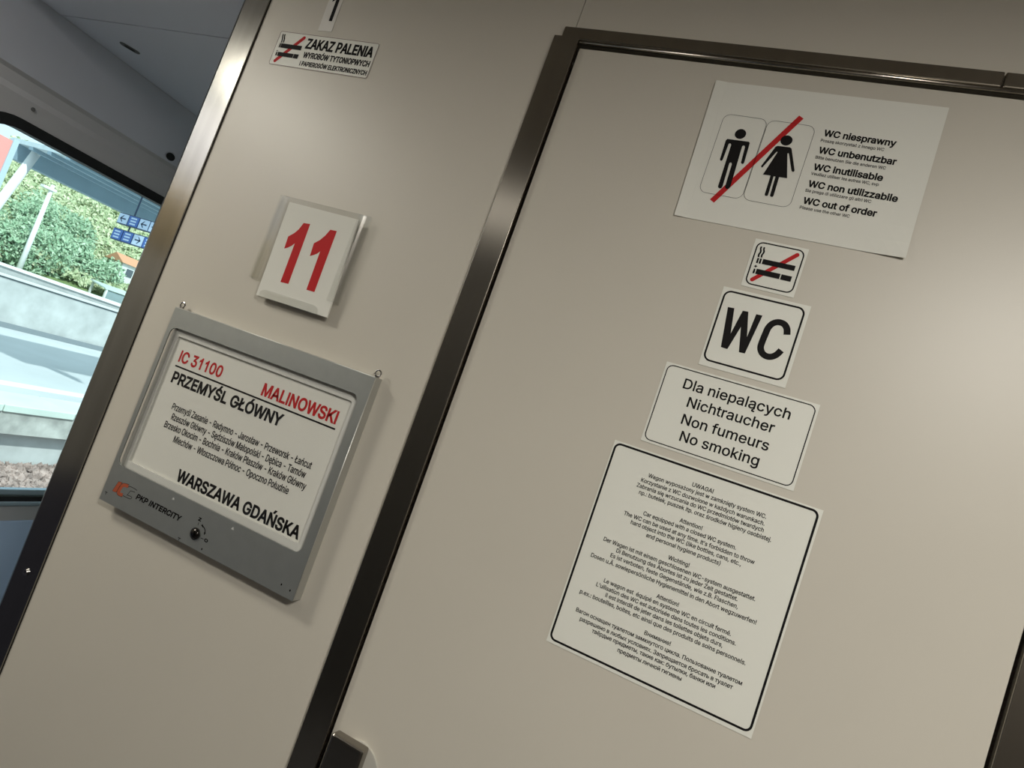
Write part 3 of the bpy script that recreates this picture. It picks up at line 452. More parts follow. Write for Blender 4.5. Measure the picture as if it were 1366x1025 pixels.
ś365;182,-8 157,-7 133,-3 112,3 93,12 76,24 62,38 50,54 41,73 36,94 94,107 101,87 111,72 124,60 141,52 160,47 181,45 206,47 227,53 244,62 258,74 265,88 268,103 266,115 262,126 254,136 243,144 229,150 212,155 149,170 118,180 92,192 72,208 58,227 50,249 47,274 49,295 55,314 65,332 79,347 95,360 115,370 137,378 161,383 187,384 212,383 234,379 254,372 271,363 286,352 299,339 324,290 268,277 262,291 254,304 243,316 228,325 210,331 187,333 166,331 147,326 131,317 119,305 111,292 109,277 110,264 115,253 124,243 172,223 229,209 261,200 287,187 306,171 320,153 328,131 331,107 329,85 323,65 312,47 298,31 281,18 260,6 236,-2 210,-7|159,429 207,529 276,529 210,429
ż380;42,0 42,46 254,320 254,323 48,323 48,379 333,379 333,331 126,60 126,56 339,56 339,0|187,443 176,444 166,448 157,455 150,463 146,472 144,483 146,494 150,504 157,512 166,518 176,522 187,524 198,522 208,518 217,512 224,504 228,494 229,483 228,472 224,463 217,455 208,448 198,444
В456;60,0 60,509 241,509 274,507 304,501 329,491 350,477 367,461 381,442 390,421 396,398 398,374 397,353 393,336 387,320 356,286 315,267 315,262 331,260 347,254 363,245 378,234 391,220 402,203 411,184 416,161 418,136 416,111 410,88 400,67 386,48 368,31 344,18 317,8 284,2 247,0|125,57 245,57 281,60 309,67 330,80 344,96 353,115 355,137 354,153 350,169 342,184 333,197 320,209 306,218 289,225 269,229 248,231 125,231|125,285 238,285 288,296 302,304 314,314 323,326 330,340 335,355 336,372 333,393 326,412 313,429 294,442 270,449 240,452 125,452
З431;216,-7 184,-5 154,1 127,11 103,24 83,40 66,59 53,81 45,105 42,132 107,132 109,116 115,101 123,88 134,76 146,67 161,60 215,50 236,51 255,55 272,61 288,69 301,80 312,92 320,107 325,122 326,139 325,157 320,173 312,188 301,201 288,212 272,221 253,227 231,231 207,233 166,233 166,289 207,289 260,299 274,307 286,317 296,329 303,343 307,358 309,375 307,391 304,406 297,420 289,431 278,441 265,449 216,460 167,450 130,422 122,409 117,395 115,378 53,378 56,404 63,428 76,450 93,469 112,485 135,498 161,508 188,514 217,516 248,513 275,507 300,497 321,483 339,466 353,446 363,425 370,402 372,378 369,351 362,327 349,306 332,288 311,274 287,264 287,260 307,256 326,248 342,238 356,226 368,212 378,196 384,178 389,159 390,139 387,112 380,87 367,64 350,44 330,26 306,12 278,2 248,-5
П517;457,509 457,0 392,0 392,452 125,452 125,0 60,0 60,509
а389;160,-9 137,-7 115,-3 94,5 76,15 60,29 48,45 38,63 32,84 30,108 32,128 36,146 43,161 53,174 64,184 78,193 125,211 178,220 234,227 265,235 271,240 274,246 276,255 276,257 267,297 240,322 196,331 149,322 118,301 100,274 41,291 51,313 64,331 79,346 95,358 114,368 133,375 194,384 239,379 286,360 300,350 312,336 322,320 330,301 335,278 337,251 337,0 277,0 277,52 272,52 252,25 215,1|170,45 192,47 211,51 228,59 242,68 254,80 263,93 270,108 274,122 276,138 276,190 259,182 231,176 200,171 175,168 134,159 103,139 97,130 93,118 92,105 102,72 130,52
б411;208,-8 176,-6 147,2 119,15 95,33 74,55 57,82 44,113 37,147 34,185 34,198 41,301 62,376 73,395 86,412 101,426 118,438 137,448 159,455 238,468 273,475 290,488 294,509 349,509 347,491 344,475 338,461 330,449 318,439 304,431 238,417 206,414 178,408 155,401 135,390 119,375 107,356 97,332 90,302 85,266 86,266 118,314 167,350 187,357 207,362 229,363 256,361 281,353 304,339 325,322 343,300 357,274 368,246 375,215 377,181 375,147 368,114 355,84 339,58 319,35 295,17 268,3 239,-5|208,46 230,48 249,53 266,62 281,74 293,89 303,108 310,129 315,152 316,178 315,204 311,228 304,249 294,267 282,282 268,294 251,303 232,308 211,310 189,308 169,302 151,293 135,280 121,264 110,245 102,224 97,201 96,175 97,151 102,129 109,109 119,90 132,75 148,62 166,53 186,48
в392;53,0 53,379 208,379 247,376 280,367 307,352 327,331 339,307 343,278 341,258 335,240 324,226 309,214 291,205 270,199 312,185 345,152 352,138 357,121 358,102 356,84 351,66 343,50 331,35 317,23 300,13 280,6 257,1 232,0|111,56 232,56 251,57 266,62 279,70 288,80 293,93 295,108 293,125 288,141 279,153 266,162 251,167 232,169 111,169|111,220 209,220 230,222 248,227 263,234 273,245 280,258 282,273 280,288 273,300 262,310 248,318 230,322 208,324 111,324
г304;290,379 290,323 114,323 114,0 53,0 53,379
д427;13,-110 13,56 44,56 65,82 79,116 90,164 98,231 110,379 356,379 356,56 414,56 414,-110 353,-110 353,0 74,0 74,-110|114,56 295,56 295,323 166,323 157,231 143,127 135,99 126,76
е404;212,-8 177,-5 145,3 117,16 92,35 72,58 56,85 44,116 37,150 34,187 36,224 44,258 55,290 71,317 91,340 115,359 142,373 172,382 205,384 266,374 285,366 303,355 319,341 334,324 347,305 357,282 365,256 370,227 371,194 371,169 75,169 75,221 338,221 310,202 308,226 304,248 298,269 288,286 277,301 263,314 246,323 227,328 205,330 183,328 164,323 146,313 131,301 119,286 109,270 102,251 97,231 96,211 96,178 98,151 102,127 110,106 121,88 135,73 151,61 169,53 190,48 212,46 254,53 285,73 306,105 365,91 358,72 348,55 335,39 320,26 302,14 283,4 261,-3 237,-7
з343;171,-4 146,-3 123,1 101,8 82,17 65,29 51,43 40,59 34,76 31,95 94,95 97,82 105,71 117,61 133,54 151,49 171,47 193,49 211,55 227,65 239,77 246,92 249,109 246,126 239,141 226,154 208,163 187,169 163,171 138,171 138,217 163,217 183,219 201,224 217,233 229,245 236,259 238,276 236,292 230,306 220,318 207,327 191,332 173,334 154,332 137,327 122,319 109,309 102,296 99,281 40,281 42,301 48,319 59,335 72,349 88,361 107,371 128,378 150,382 173,384 197,382 220,377 239,370 257,359 271,346 283,332 291,315 296,298 298,279 296,258 289,240 277,224 262,212 245,203 225,197 225,194 252,188 273,178 291,164 303,147 310,127 313,104 311,84 305,66 294,48 281,33 264,20 244,10 222,2 198,-3
и411;358,0 296,0 296,274 293,274 111,0 53,0 53,379 114,379 114,104 118,104 300,379 358,379
й411;358,0 296,0 296,274 293,274 111,0 53,0 53,379 114,379 114,104 118,104 300,379 358,379|205,433 187,434 171,439 155,446 142,455 130,467 120,481 112,496 108,512 107,529 151,529 153,515 158,502 166,491 177,483 190,478 205,476 220,478 233,483 244,491 252,502 257,515 259,529 304,529 303,512 298,496 291,481 281,467 269,456 256,446 240,439 223,434
к376;53,0 53,379 114,379 114,215 152,215 288,379 366,379 213,196 368,0 290,0 167,159 114,159 114,0
л400;6,0 6,56 20,56 48,63 67,86 78,133 84,211 91,379 348,379 348,0 286,0 286,323 149,323 143,189 129,84 120,58 109,37 94,21 76,9 54,2 27,0
м535;53,0 53,379 144,379 232,168 246,132 257,100 265,70 273,41 263,41 270,69 278,100 289,132 303,168 390,379 482,379 482,0 421,0 421,197 421,237 422,276 422,315 423,354 430,354 415,300 399,252 377,198 294,0 240,0 156,198 135,252 118,300 102,354 111,354 112,318 113,279 113,238 113,197 113,0
н409;309,223 309,167 99,167 99,223|114,379 114,0 53,0 53,379|356,379 356,0 295,0 295,379
о415;207,-8 174,-5 144,3 117,16 93,35 72,58 56,85 44,116 37,150 34,187 37,225 44,260 56,291 72,318 93,341 117,360 144,374 174,382 207,384 241,382 271,374 299,360 323,341 343,318 359,291 371,260 379,225 381,187 379,150 371,116 359,85 343,58 323,35 299,16 271,3 241,-5|207,46 231,49 252,55 270,66 285,80 298,97 307,117 314,139 318,163 319,187 318,212 314,236 307,258 298,278 285,296 270,310 252,321 231,328 207,330 184,328 163,321 145,310 130,296 118,278 108,258 102,236 98,212 96,187 98,163 102,139 108,117 118,97 130,80 145,66 163,55 184,49
п408;355,379 355,0 294,0 294,323 114,323 114,0 53,0 53,379
р424;53,-143 53,379 112,379 112,319 118,319 137,346 171,373 188,379 207,383 229,384 259,382 287,374 313,361 335,342 354,320 370,293 381,261 388,227 390,189 388,151 381,116 370,84 355,57 336,34 313,16 288,3 260,-6 229,-8 208,-7 189,-3 173,4 138,31 118,59 114,59 114,-143|220,47 242,49 262,55 279,66 294,80 306,97 316,117 323,139 327,163 328,189 327,215 323,239 316,261 307,281 295,298 280,311 262,322 243,328 220,330 198,328 178,322 161,312 147,299 134,282 125,263 118,241 114,216 113,189 114,162 118,138 125,115 135,95 147,78 162,65 179,55 198,49
с396;207,-8 174,-5 144,3 117,16 93,35 72,58 56,85 44,116 37,150 34,187 37,225 44,260 56,291 72,318 93,341 117,360 144,374 174,382 207,384 260,377 305,356 340,322 362,277 303,262 290,289 270,311 242,325 207,330 184,328 163,321 145,310 130,296 118,278 108,258 102,236 98,212 96,187 98,163 102,139 108,117 118,97 130,80 145,66 163,55 184,49 207,46 243,52 271,66 292,89 304,117 363,102 341,56 306,21 261,-1
т325;132,0 132,325 6,325 6,379 319,379 319,325 193,325 193,0
у389;47,-139 61,-86 71,-87 104,-89 130,-74 151,-36 163,-1 17,379 84,379 165,155 187,87 206,21 184,21 202,87 224,155 305,379 371,379 204,-58 177,-107 139,-136 91,-145 65,-143
х379;21,0 171,218 171,171 29,379 100,379 147,306 179,253 207,206 175,206 202,253 233,306 282,379 352,379 209,169 209,214 358,0 287,0 231,85 200,136 173,182 205,182 178,136 148,85 91,0
ц415;53,0 53,379 114,379 114,56 294,56 294,379 355,379 355,0|344,-109 344,0 318,0 318,56 405,56 405,-109
ч401;198,118 157,122 121,134 92,153 70,181 57,216 53,258 53,379 114,379 114,258 116,232 124,211 138,195 155,184 175,177 198,175 264,182 324,199 324,143 285,130 244,122|287,0 287,379 348,379 348,0
ш572;53,379 114,379 114,56 255,56 255,379 316,379 316,56 458,56 458,379 519,379 519,0 53,0
щ582;53,379 114,379 114,56 255,56 255,379 316,379 316,56 458,56 458,379 519,379 519,0 53,0|508,-109 508,0 482,0 482,56 569,56 569,-109
ы511;104,244 214,244 243,242 268,237 290,228 309,217 325,202 337,186 346,167 352,146 353,123 352,101 346,80 337,61 325,43 309,29 290,16 268,7 243,2 214,0 53,0 53,379 114,379 114,56 214,56 235,58 254,64 270,74 282,87 289,103 292,121 289,139 282,155 270,169 254,179 235,185 214,187 104,187|397,0 397,379 458,379 458,0
ь388;104,244 214,244 243,242 268,237 290,228 309,217 325,202 337,186 346,167 352,146 353,123 352,101 346,80 337,61 325,43 309,29 290,16 268,7 243,2 214,0 53,0 53,379 114,379 114,56 214,56 235,58 254,64 270,74 282,87 289,103 292,121 289,139 282,155 270,169 254,179 235,185 214,187 104,187
ю585;53,0 53,379 111,379 111,0|97,162 97,217 235,217 235,162|377,-8 344,-5 313,3 286,16 262,35 242,58 226,85 213,116 206,150 204,187 206,225 213,260 226,291 242,318 262,341 286,360 313,374 344,382 377,384 410,382 440,374 468,360 492,341 512,318 529,291 541,260 548,225 550,187 548,150 541,116 529,85 512,58 492,35 468,16 440,3 410,-5|377,46 401,49 422,55 440,66 455,80 467,97 477,117 483,139 487,163 489,187 487,212 483,236 477,258 467,278 455,296 440,310 422,321 401,328 377,330 353,328 333,321 315,310 300,296 287,278 278,258 271,236 267,212 266,187 267,163 271,139 278,117 287,97 300,80 315,66 333,55 353,49
я385;332,0 271,0 271,326 184,326 155,324 131,318 114,309 102,295 95,279 93,259 95,240 102,224 114,211 132,201 155,195 184,194 298,194 298,142 180,142 134,146 97,157 68,174 48,198 36,226 32,259 36,293 48,322 68,346 97,365 134,376 180,379 332,379|85,0 15,0 122,172 190,172
ё404;212,-8 177,-5 145,3 117,16 92,35 72,58 56,85 44,116 37,150 34,187 36,224 44,258 55,290 71,317 91,340 115,359 142,373 172,382 205,384 266,374 285,366 303,355 319,341 334,324 347,305 357,282 365,256 370,227 371,194 371,169 75,169 75,221 338,221 310,202 308,226 304,248 298,269 288,286 277,301 263,314 246,323 227,328 205,330 183,328 164,323 146,313 131,301 119,286 109,270 102,251 97,231 96,211 96,178 98,151 102,127 110,106 121,88 135,73 151,61 169,53 190,48 212,46 254,53 285,73 306,105 365,91 358,72 348,55 335,39 320,26 302,14 283,4 261,-3 237,-7|276,443 265,444 256,448 247,455 241,463 237,472 235,483 237,494 241,503 247,512 256,518 265,522 276,523 286,522 296,518 304,512 311,503 315,494 316,483 315,472 311,463 304,455 296,448 286,444|132,443 122,444 112,448 103,455 97,463 93,472 91,483 93,494 97,503 103,512 112,518 122,522 132,523 143,522 152,518 161,512 167,503 171,494 172,483 171,472 167,463 161,455 152,448 143,444""".split('\n'):
    _c, _rest = _l[0], _l[1:]
    _a, _b = _rest.split(';', 1)
    GLYPHS[_c] = (int(_a), [[tuple(map(int, q.split(','))) for q in s.split(' ')] for s in _b.split('|')] if _b else [])


def sarea(lp):
    return 0.5 * sum(lp[i][0] * lp[(i + 1) % len(lp)][1] - lp[(i + 1) % len(lp)][0] * lp[i][1] for i in range(len(lp)))


def winding(p, lp):
    w, n = 0, len(lp)
    for i in range(n):
        a, b = lp[i], lp[(i + 1) % n]
        side = (b[0] - a[0]) * (p[1] - a[1]) - (p[0] - a[0]) * (b[1] - a[1])
        if a[1] <= p[1] < b[1] and side > 0:
            w += 1
        elif b[1] <= p[1] < a[1] and side < 0:
            w -= 1
    return w


def inside(p, lp):
    c = False
    j = len(lp) - 1
    for i in range(len(lp)):
        if (lp[i][1] > p[1]) != (lp[j][1] > p[1]) and p[0] < (lp[j][0] - lp[i][0]) * (p[1] - lp[i][1]) / (lp[j][1] - lp[i][1]) + lp[i][0]:
            c = not c
        j = i
    return c


def grow(lp, e):
    """move an outline outwards by e (solid outlines run clockwise, counters anticlockwise)"""
    n = len(lp)
    out = []
    for i in range(n):
        a, b, c = Vector(lp[i - 1]), Vector(lp[i]), Vector(lp[(i + 1) % n])
        u, v = (b - a), (c - b)
        if u.length < 1e-9 or v.length < 1e-9:
            out.append(tuple(b))
            continue
        u.normalize()
        v.normalize()
        n1, n2 = Vector((-u.y, u.x)), Vector((-v.y, v.x))
        k = n1 + n2
        q = k.dot(n1)
        k = k / q if q > 0.35 else (n1 + n2) * 1.2
        out.append((b.x + k.x * e, b.y + k.y * e))
    return out


def text(bm, s, x0, z, x1, cap, d, bold=0.0, slant=0.0):
    """one line of lettering from x0 to x1 on baseline z, capitals cap high; bold = extra stem weight in metres"""
    pen, items = 0, []
    for ch in s:
        adv, cs = GLYPHS[ch]
        items += [(pen, c, ch, k) for k, c in enumerate(cs)]
        pen += adv
    xs = [p + q[0] for p, c, _, _ in items for q in c]
    lo, hi = min(xs), max(xs)
    sy = (cap - bold) / 509.0
    sx = (x1 - x0 - bold) / (hi - lo)
    per = {}
    for p, c, ch, k in items:
        lp = [(x0 + bold / 2 + (p + q[0] - lo) * sx + slant * q[1] * sy, z + bold / 2 + q[1] * sy) for q in c]
        per.setdefault(p, []).append(lp)
    for p, lps in per.items():
        areas = [sarea(l) for l in lps]
        big = max(range(len(lps)), key=lambda i: abs(areas[i]))
        sg = 1 if areas[big] > 0 else -1
        outer = [l for l, a in zip(lps, areas) if a * sg > 0]
        holes = [l for l, a in zip(lps, areas) if a * sg < 0]
        e = bold / 2 * (-sg)
        for o in outer:
            hs = [h for h in holes if inside(h[0], o)]
            loops = [grow(o, e) if e else o] + [grow(h, e) if e else h for h in hs]
            flat(bm, loops, d)
    return bm


def lettering(parent, origin, lines, m, d, bold=0.0, name='lettering', slant=0.0):
    bm = bmesh.new()
    for s, x0, z, x1, cap in lines:
        text(bm, s, x0, z, x1, cap, d, bold, slant)
    return finish(name, bm, m, parent, origin)


def bar(x0, x1, z0, z1):
    return [(x0, z0), (x0, z1), (x1, z1), (x1, z0)]


# plain grotesque forms of the three letters most alike
GLYPHS['I'] = (190, [bar(63, 127, 0, 509)])
GLYPHS['l'] = (170, [bar(56, 114, 0, 530)])
GLYPHS['1'] = (410, [[(210, 0), (210, 395), (160, 360), (95, 333), (95, 390), (160, 425), (205, 465), (228, 509), (272, 509), (272, 0)]])

P = {'man':[(-0.1358,2.0408),(-0.1062,2.0414),(-0.1046,2.0398),(-0.1033,2.0102),(-0.1038,2.0084),(-0.1054,2.0077),(-0.1075,2.009),(-0.109,2.033),(-0.1102,2.0346),(-0.1118,2.0349),(-0.1131,2.0333),(-0.1107,1.9727),(-0.1115,1.9692),(-0.1133,1.9677),(-0.116,1.9681),(-0.1176,1.9702),(-0.1186,2.0048),(-0.1197,2.0068),(-0.1213,2.0071),(-0.1224,2.0057),(-0.1211,1.9706),(-0.1217,1.9677),(-0.1237,1.9666),(-0.1258,1.9672),(-0.127,1.9689),(-0.1282,2.0326),(-0.1292,2.0345),(-0.131,2.0347),(-0.1321,2.033),(-0.1327,2.0097),(-0.1333,2.0078),(-0.1346,2.007),(-0.1364,2.0082),(-0.1366,2.01),(-0.1374,2.0385)],
'woman':[(-0.0678,2.042),(-0.0517,2.0427),(-0.049,2.0413),(-0.0363,2.0109),(-0.0365,2.0091),(-0.038,2.0085),(-0.0397,2.0096),(-0.05,2.0333),(-0.0514,2.0342),(-0.0521,2.0329),(-0.0424,1.9983),(-0.0527,1.9979),(-0.0519,1.9706),(-0.0523,1.9687),(-0.054,1.9681),(-0.0562,1.9691),(-0.0565,1.9707),(-0.0574,1.9977),(-0.0599,1.9977),(-0.0591,1.9705),(-0.0595,1.9686),(-0.0612,1.9679),(-0.0632,1.9686),(-0.0635,1.9702),(-0.064,1.998),(-0.0741,1.9977),(-0.0651,2.0328),(-0.0657,2.0337),(-0.0666,2.0329),(-0.0772,2.0091),(-0.078,2.0071),(-0.08,2.0087),(-0.0797,2.0102),(-0.0699,2.0403)],
'ssm1':[(-0.0459,1.8967),(-0.046,1.8937),(-0.045,1.8908),(-0.0449,1.8882),(-0.0459,1.8851),(-0.0453,1.8814)],
'ssm2':[(-0.0419,1.8966),(-0.0419,1.8937),(-0.0408,1.8908),(-0.0409,1.8882),(-0.0419,1.8853),(-0.0416,1.8817)],
'W':[(-0.0625,1.8044),(-0.0541,1.8049),(-0.0483,1.7699),(-0.0428,1.8043),(-0.0356,1.8048),(-0.0272,1.771),(-0.0251,1.8041),(-0.0171,1.8043),(-0.0233,1.7487),(-0.0309,1.7484),(-0.0385,1.7823),(-0.0461,1.7483),(-0.0548,1.7487)],
'C':[(0.019,1.7873),(0.0168,1.7949),(0.0118,1.8001),(0.0044,1.8009),(-0.0018,1.7973),(-0.0054,1.7906),(-0.0065,1.7812),(-0.0073,1.7679),(-0.0066,1.761),(-0.0026,1.7551),(0.0037,1.7527),(0.0097,1.754),(0.0147,1.7585),(0.0182,1.7654)],
'n1':[(-0.7734,1.7653),(-0.7595,1.7665),(-0.757,1.6565),(-0.7743,1.6558),(-0.7755,1.7269),(-0.78,1.7213),(-0.786,1.7166),(-0.7929,1.7131),(-0.7942,1.7355),(-0.7842,1.7443),(-0.7783,1.7527)],
'n2':[(-0.7158,1.7657),(-0.7022,1.7664),(-0.7006,1.6564),(-0.7177,1.6562),(-0.7193,1.7254),(-0.7236,1.7203),(-0.7296,1.7162),(-0.736,1.7128),(-0.7376,1.736),(-0.7281,1.7442),(-0.7214,1.7537)],
'one_glyph':[(-0.8936,2.1924),(-0.8921,2.1487),(-0.8998,2.1488),(-0.9015,2.1898),(-0.9083,2.1878),(-0.9079,2.1911)],
'li':[(-0.9387,1.2367),(-0.9299,1.2381),(-0.9345,1.2182),(-0.9443,1.2174)],
'lC':[(-0.9141,1.2369),(-0.9232,1.2356),(-0.9276,1.2319),(-0.93,1.2211),(-0.9267,1.2183),(-0.9186,1.2189)],
'lC2a':[(-0.8923,1.2373),(-0.8996,1.2382),(-0.9113,1.2379),(-0.9132,1.2352)],
'lC2b':[(-0.8953,1.2329),(-0.9052,1.2318),(-0.9068,1.2286),(-0.9098,1.2215)],
'lC2c':[(-0.918,1.2187),(-0.9036,1.2189),(-0.8987,1.2199),(-0.8983,1.2232),(-0.9093,1.2231)],
'arrow':[(-0.7374,1.2353),(-0.7306,1.2327),(-0.7266,1.2287),(-0.7256,1.2244)],
'splus':[(-0.0456,1.8707),(-0.0444,1.8691),(-0.0425,1.8686),(-0.0441,1.8676),(-0.0446,1.8656),(-0.0455,1.8675),(-0.0474,1.868),(-0.0458,1.8691)]}


# ================================================================== THE CARRIAGE SHELL
def simple(name, m, *a, **k):
    bm = bmesh.new()
    box(bm, *a, **k)
    return struct(finish(name, bm, m))


simple('floor', FLOORM, -2.06, 0.9, -1.95, 3.1, -0.06, 0.0)
simple('ceiling', mat('grey vestibule ceiling', (0.40, 0.37, 0.33, 1), 0.6), -2.06, 0.9, -1.95, 0.05, 2.36, 2.42)
simple('wall_back', DARKWALL, -2.06, 0.9, -1.95, -1.9, 0.0, 2.36)
simple('added_dark_panel', BACKM, -1.72, -0.55, -1.899, -1.87, 0.01, 2.0)  # unseen, added dark for the door jamb to reflect
simple('wall_right', DARKWALL, 0.85, 0.9, -1.9, 0.0, 0.0, 2.36)
simple('wall_far', SIDEM, -2.06, -1.06, 3.0, 3.05, 0.0, 2.3)

# partition with the toilet door: left panel, panel over the door, panel right of the door
bm = bmesh.new()
box(bm, -1.0535, -0.4205, 0.0, 0.045, 0.0, 2.36)
struct(finish('wall_front', bm, LAMINATE))
bm = bmesh.new()
box(bm, -0.4193, 0.85, 0.0, 0.045, 2.17, 2.36)
struct(finish('wall_front_over_door', bm, LAMINATE))
bm = bmesh.new()
box(bm, 0.36, 0.85, 0.0, 0.045, 0.0, 2.169)
struct(finish('wall_front_right', bm, LAMINATE))
bm = bmesh.new()
box(bm, -1.10, -1.06, 0.06, 3.0, 0.0, 2.2)
struct(finish('wall_passage_right', bm, LAMINATE))
# black sheet behind the joints, standing in for their shade
bm = bmesh.new()
box(bm, -1.05, 0.85, 0.046, 0.056, 0.0, 2.36)
struct(finish('wall_front_core', bm, DARKGAP))

# ---- passage ceiling: flat panels with a cross joint, cove up the side wall
bm = bmesh.new()
box(bm, -1.972, -1.10, 0.02, 0.1795, 2.2, 2.24)
box(bm, -1.972, -1.10, 0.1825, 3.0, 2.2, 2.24)
cp = struct(finish('ceiling_passage', bm, mat('pale blue grey ceiling panel', (0.74, 0.76, 0.86, 1), 0.55, 0, 0.4)))
bm = bmesh.new()
box(bm, -2.0, -1.10, 0.02, 3.0, 2.241, 2.25)
struct(finish('ceiling_passage_backing', bm, DARKGAP))
bm = bmesh.new()
box(bm, -2.0, -1.12, 0.0, 0.02, 2.2, 2.36)
struct(finish('ceiling_header', bm, CEILM))
# cove panel, leaning in between the side wall and the ceiling
bm = bmesh.new()
prof = [(-2.002, 2.017), (-1.976, 2.2), (-1.976, 2.30), (-2.05, 2.30), (-2.05, 2.017)]
for y0, y1 in ((-1.9, 3.0),):
    a = [bm.verts.new((p[0], y0, p[1])) for p in prof]
    b = [bm.verts.new((p[0], y1, p[1])) for p in prof]
    for k in range(5):
        bm.faces.new((a[k], a[(k + 1) % 5], b[(k + 1) % 5], b[k]))
    bm.faces.new(a)
    bm.faces.new(b)
struct(finish('trim_1', bm, CEILM))
# slanted band under the cove
bm = bmesh.new()
prof = [(-2.0, 1.957), (-2.008, 1.975), (-2.008, 2.006), (-2.002, 2.017), (-2.05, 2.017), (-2.05, 1.957)]
a = [bm.verts.new((p[0], -1.9, p[1])) for p in prof]
b = [bm.verts.new((p[0], 3.0, p[1])) for p in prof]
for k in range(6):
    bm.faces.new((a[k], a[(k + 1) % 6], b[(k + 1) % 6], b[k]))
bm.faces.new(a)
bm.faces.new(b)
struct(finish('trim_2', bm, SIDEM))

# ---- side wall with the window opening
WY0, WY1, WZ0, WZ1, WR = 0.075, 1.45, 0.8085, 1.9, 0.13


def sidep(y, z, d):
    return (-2.0 + d, y, z)


bm = bmesh.new()
slab(bm, [[(-1.9, 0.74), (3.0, 0.74), (3.0, 1.957), (-1.9, 1.957)], rrect(WY0, WY1, WZ0, WZ1, WR, 10)], 0.0, -0.05, sidep)
struct(finish('wall_left', bm, SIDEM))
bm = bmesh.new()
box(bm, -2.05, -1.995, -1.9, 3.0, 0.0, 0.74, 0.004)
struct(finish('wall_left_lower', bm, LOWERM))

# ---- unseen door panels added beside the camera, toned for the steel trim's reflection
refl_door = bpy.data.objects.new('reflection_door', None)
COL.objects.link(refl_door)
refl_door.location = (-1.99, -0.85, 0.0)
refl_door['kind'] = 'structure'
bm = bmesh.new()
box(bm, -1.994, -1.955, -1.35, -0.30, 0.93, 1.72, 0.006)
finish('door_leaf', bm, mat('taupe panel for reflection', (0.40, 0.385, 0.36, 1), 0.5), refl_door, (-1.99, -0.85, 0.0))
bm = bmesh.new()
box(bm, -1.994, -1.95, -1.35, -0.30, 0.01, 0.925, 0.006)
finish('dark_reflection_panel', bm, mat('dark panel for reflection', (0.09, 0.09, 0.13, 1), 0.5), refl_door, (-1.99, -0.85, 0.0))
bm = bmesh.new()
box(bm, -1.994, -1.95, -1.40, -0.25, 1.725, 1.945, 0.006)
finish('sand_reflection_panel', bm, mat('sand panel for reflection', (0.25, 0.20, 0.12, 1), 0.6), refl_door, (-1.99, -0.85, 0.0))

# ---- window: rubber gasket, rail and glass pane
win = bpy.data.objects.new('window_1', None)
COL.objects.link(win)
win.location = (-2.0, 0.76, 0.83)
win['kind'] = 'structure'
WO = (-2.0, 0.76, 0.83)
bm = bmesh.new()
slab(bm, [rrect(WY0 - 0.002, WY1 + 0.002, WZ0 - 0.002, WZ1 + 0.002, WR, 10), rrect(WY0 + 0.026, WY1 - 0.026, WZ0 + 0.014, WZ1 - 0.027, WR - 0.02, 10)], 0.008, -0.03, sidep)
finish('window_gasket', bm, RUBBER, win, WO)
bm = bmesh.new()
box(bm, -2.02, -1.998, WY0 + 0.08, WY1 - 0.08, 0.827, 0.845, 0.003)
finish('window_rail', bm, ALU, win, WO)
bm = bmesh.new()
box(bm, -2.0, -1.985, WY0 + 0.05, WY1 - 0.05, 0.7935, 0.8075, 0.003)
finish('window_sill', bm, ALU, win, WO)
bm = bmesh.new()
slab(bm, [rrect(WY0 + 0.02, WY1 - 0.02, WZ0 + 0.01, WZ1 - 0.02, WR - 0.02, 10)], -0.018, -0.024, sidep)
finish('window_pane', bm, GLASS, win, WO)

# ---- small fittings up there
bm = bmesh.new()
flat(bm, [disc(0.642, 2.035, 0.017, 0.0125)], 0.0, lambda y, z, d: (-1.9985 + (z - 2.017) * 0.142 + d + 0.0012, y, z))
tag(finish('vent_plug', bm, RUBBER), 'black oval plug in the grey cove beside the steel corner trim', 'vent plug')
bm = bmesh.new()
slab(bm, [disc(0.2217, 1.9406, 0.0055, 0.0055)], 0.0, 0.002, sidep)
tag(finish('rivet', bm, mat('grey rivet', (0.12, 0.12, 0.125, 1), 0.5)), 'small dark grey rivet in the side wall above the window', 'rivet')
slot = thing('ceiling_latch', 'small dark slot shaped latch in the passage ceiling', 'latch', (-1.839, 0.291, 2.2))
so = (-1.839, 0.291, 2.2)
bm = bmesh.new()
prof = rrect(-0.026, 0.026, -0.0135, 0.0135, 0.012)
ca, sa = math.cos(math.radians(62)), math.sin(math.radians(62))
for zz, sc in ((2.1995, 1.0), (2.1985, 0.95)):
    bm.faces.new([bm.verts.new((so[0] + (p[0] * ca - p[1] * sa) * sc, so[1] + (p[0] * sa + p[1] * ca) * sc, zz)) for p in prof])
finish('plate', bm, mat('dark latch plate', (0.10, 0.10, 0.105, 1), 0.4), slot, so)
bm = bmesh.new()
bm.faces.new([bm.verts.new((so[0] + (p[0] * ca - p[1] * sa) * 0.55, so[1] + (p[0] * sa + p[1] * ca) * 0.55, 2.1978)) for p in prof])
finish('slot', bm, RUBBER, slot, so)

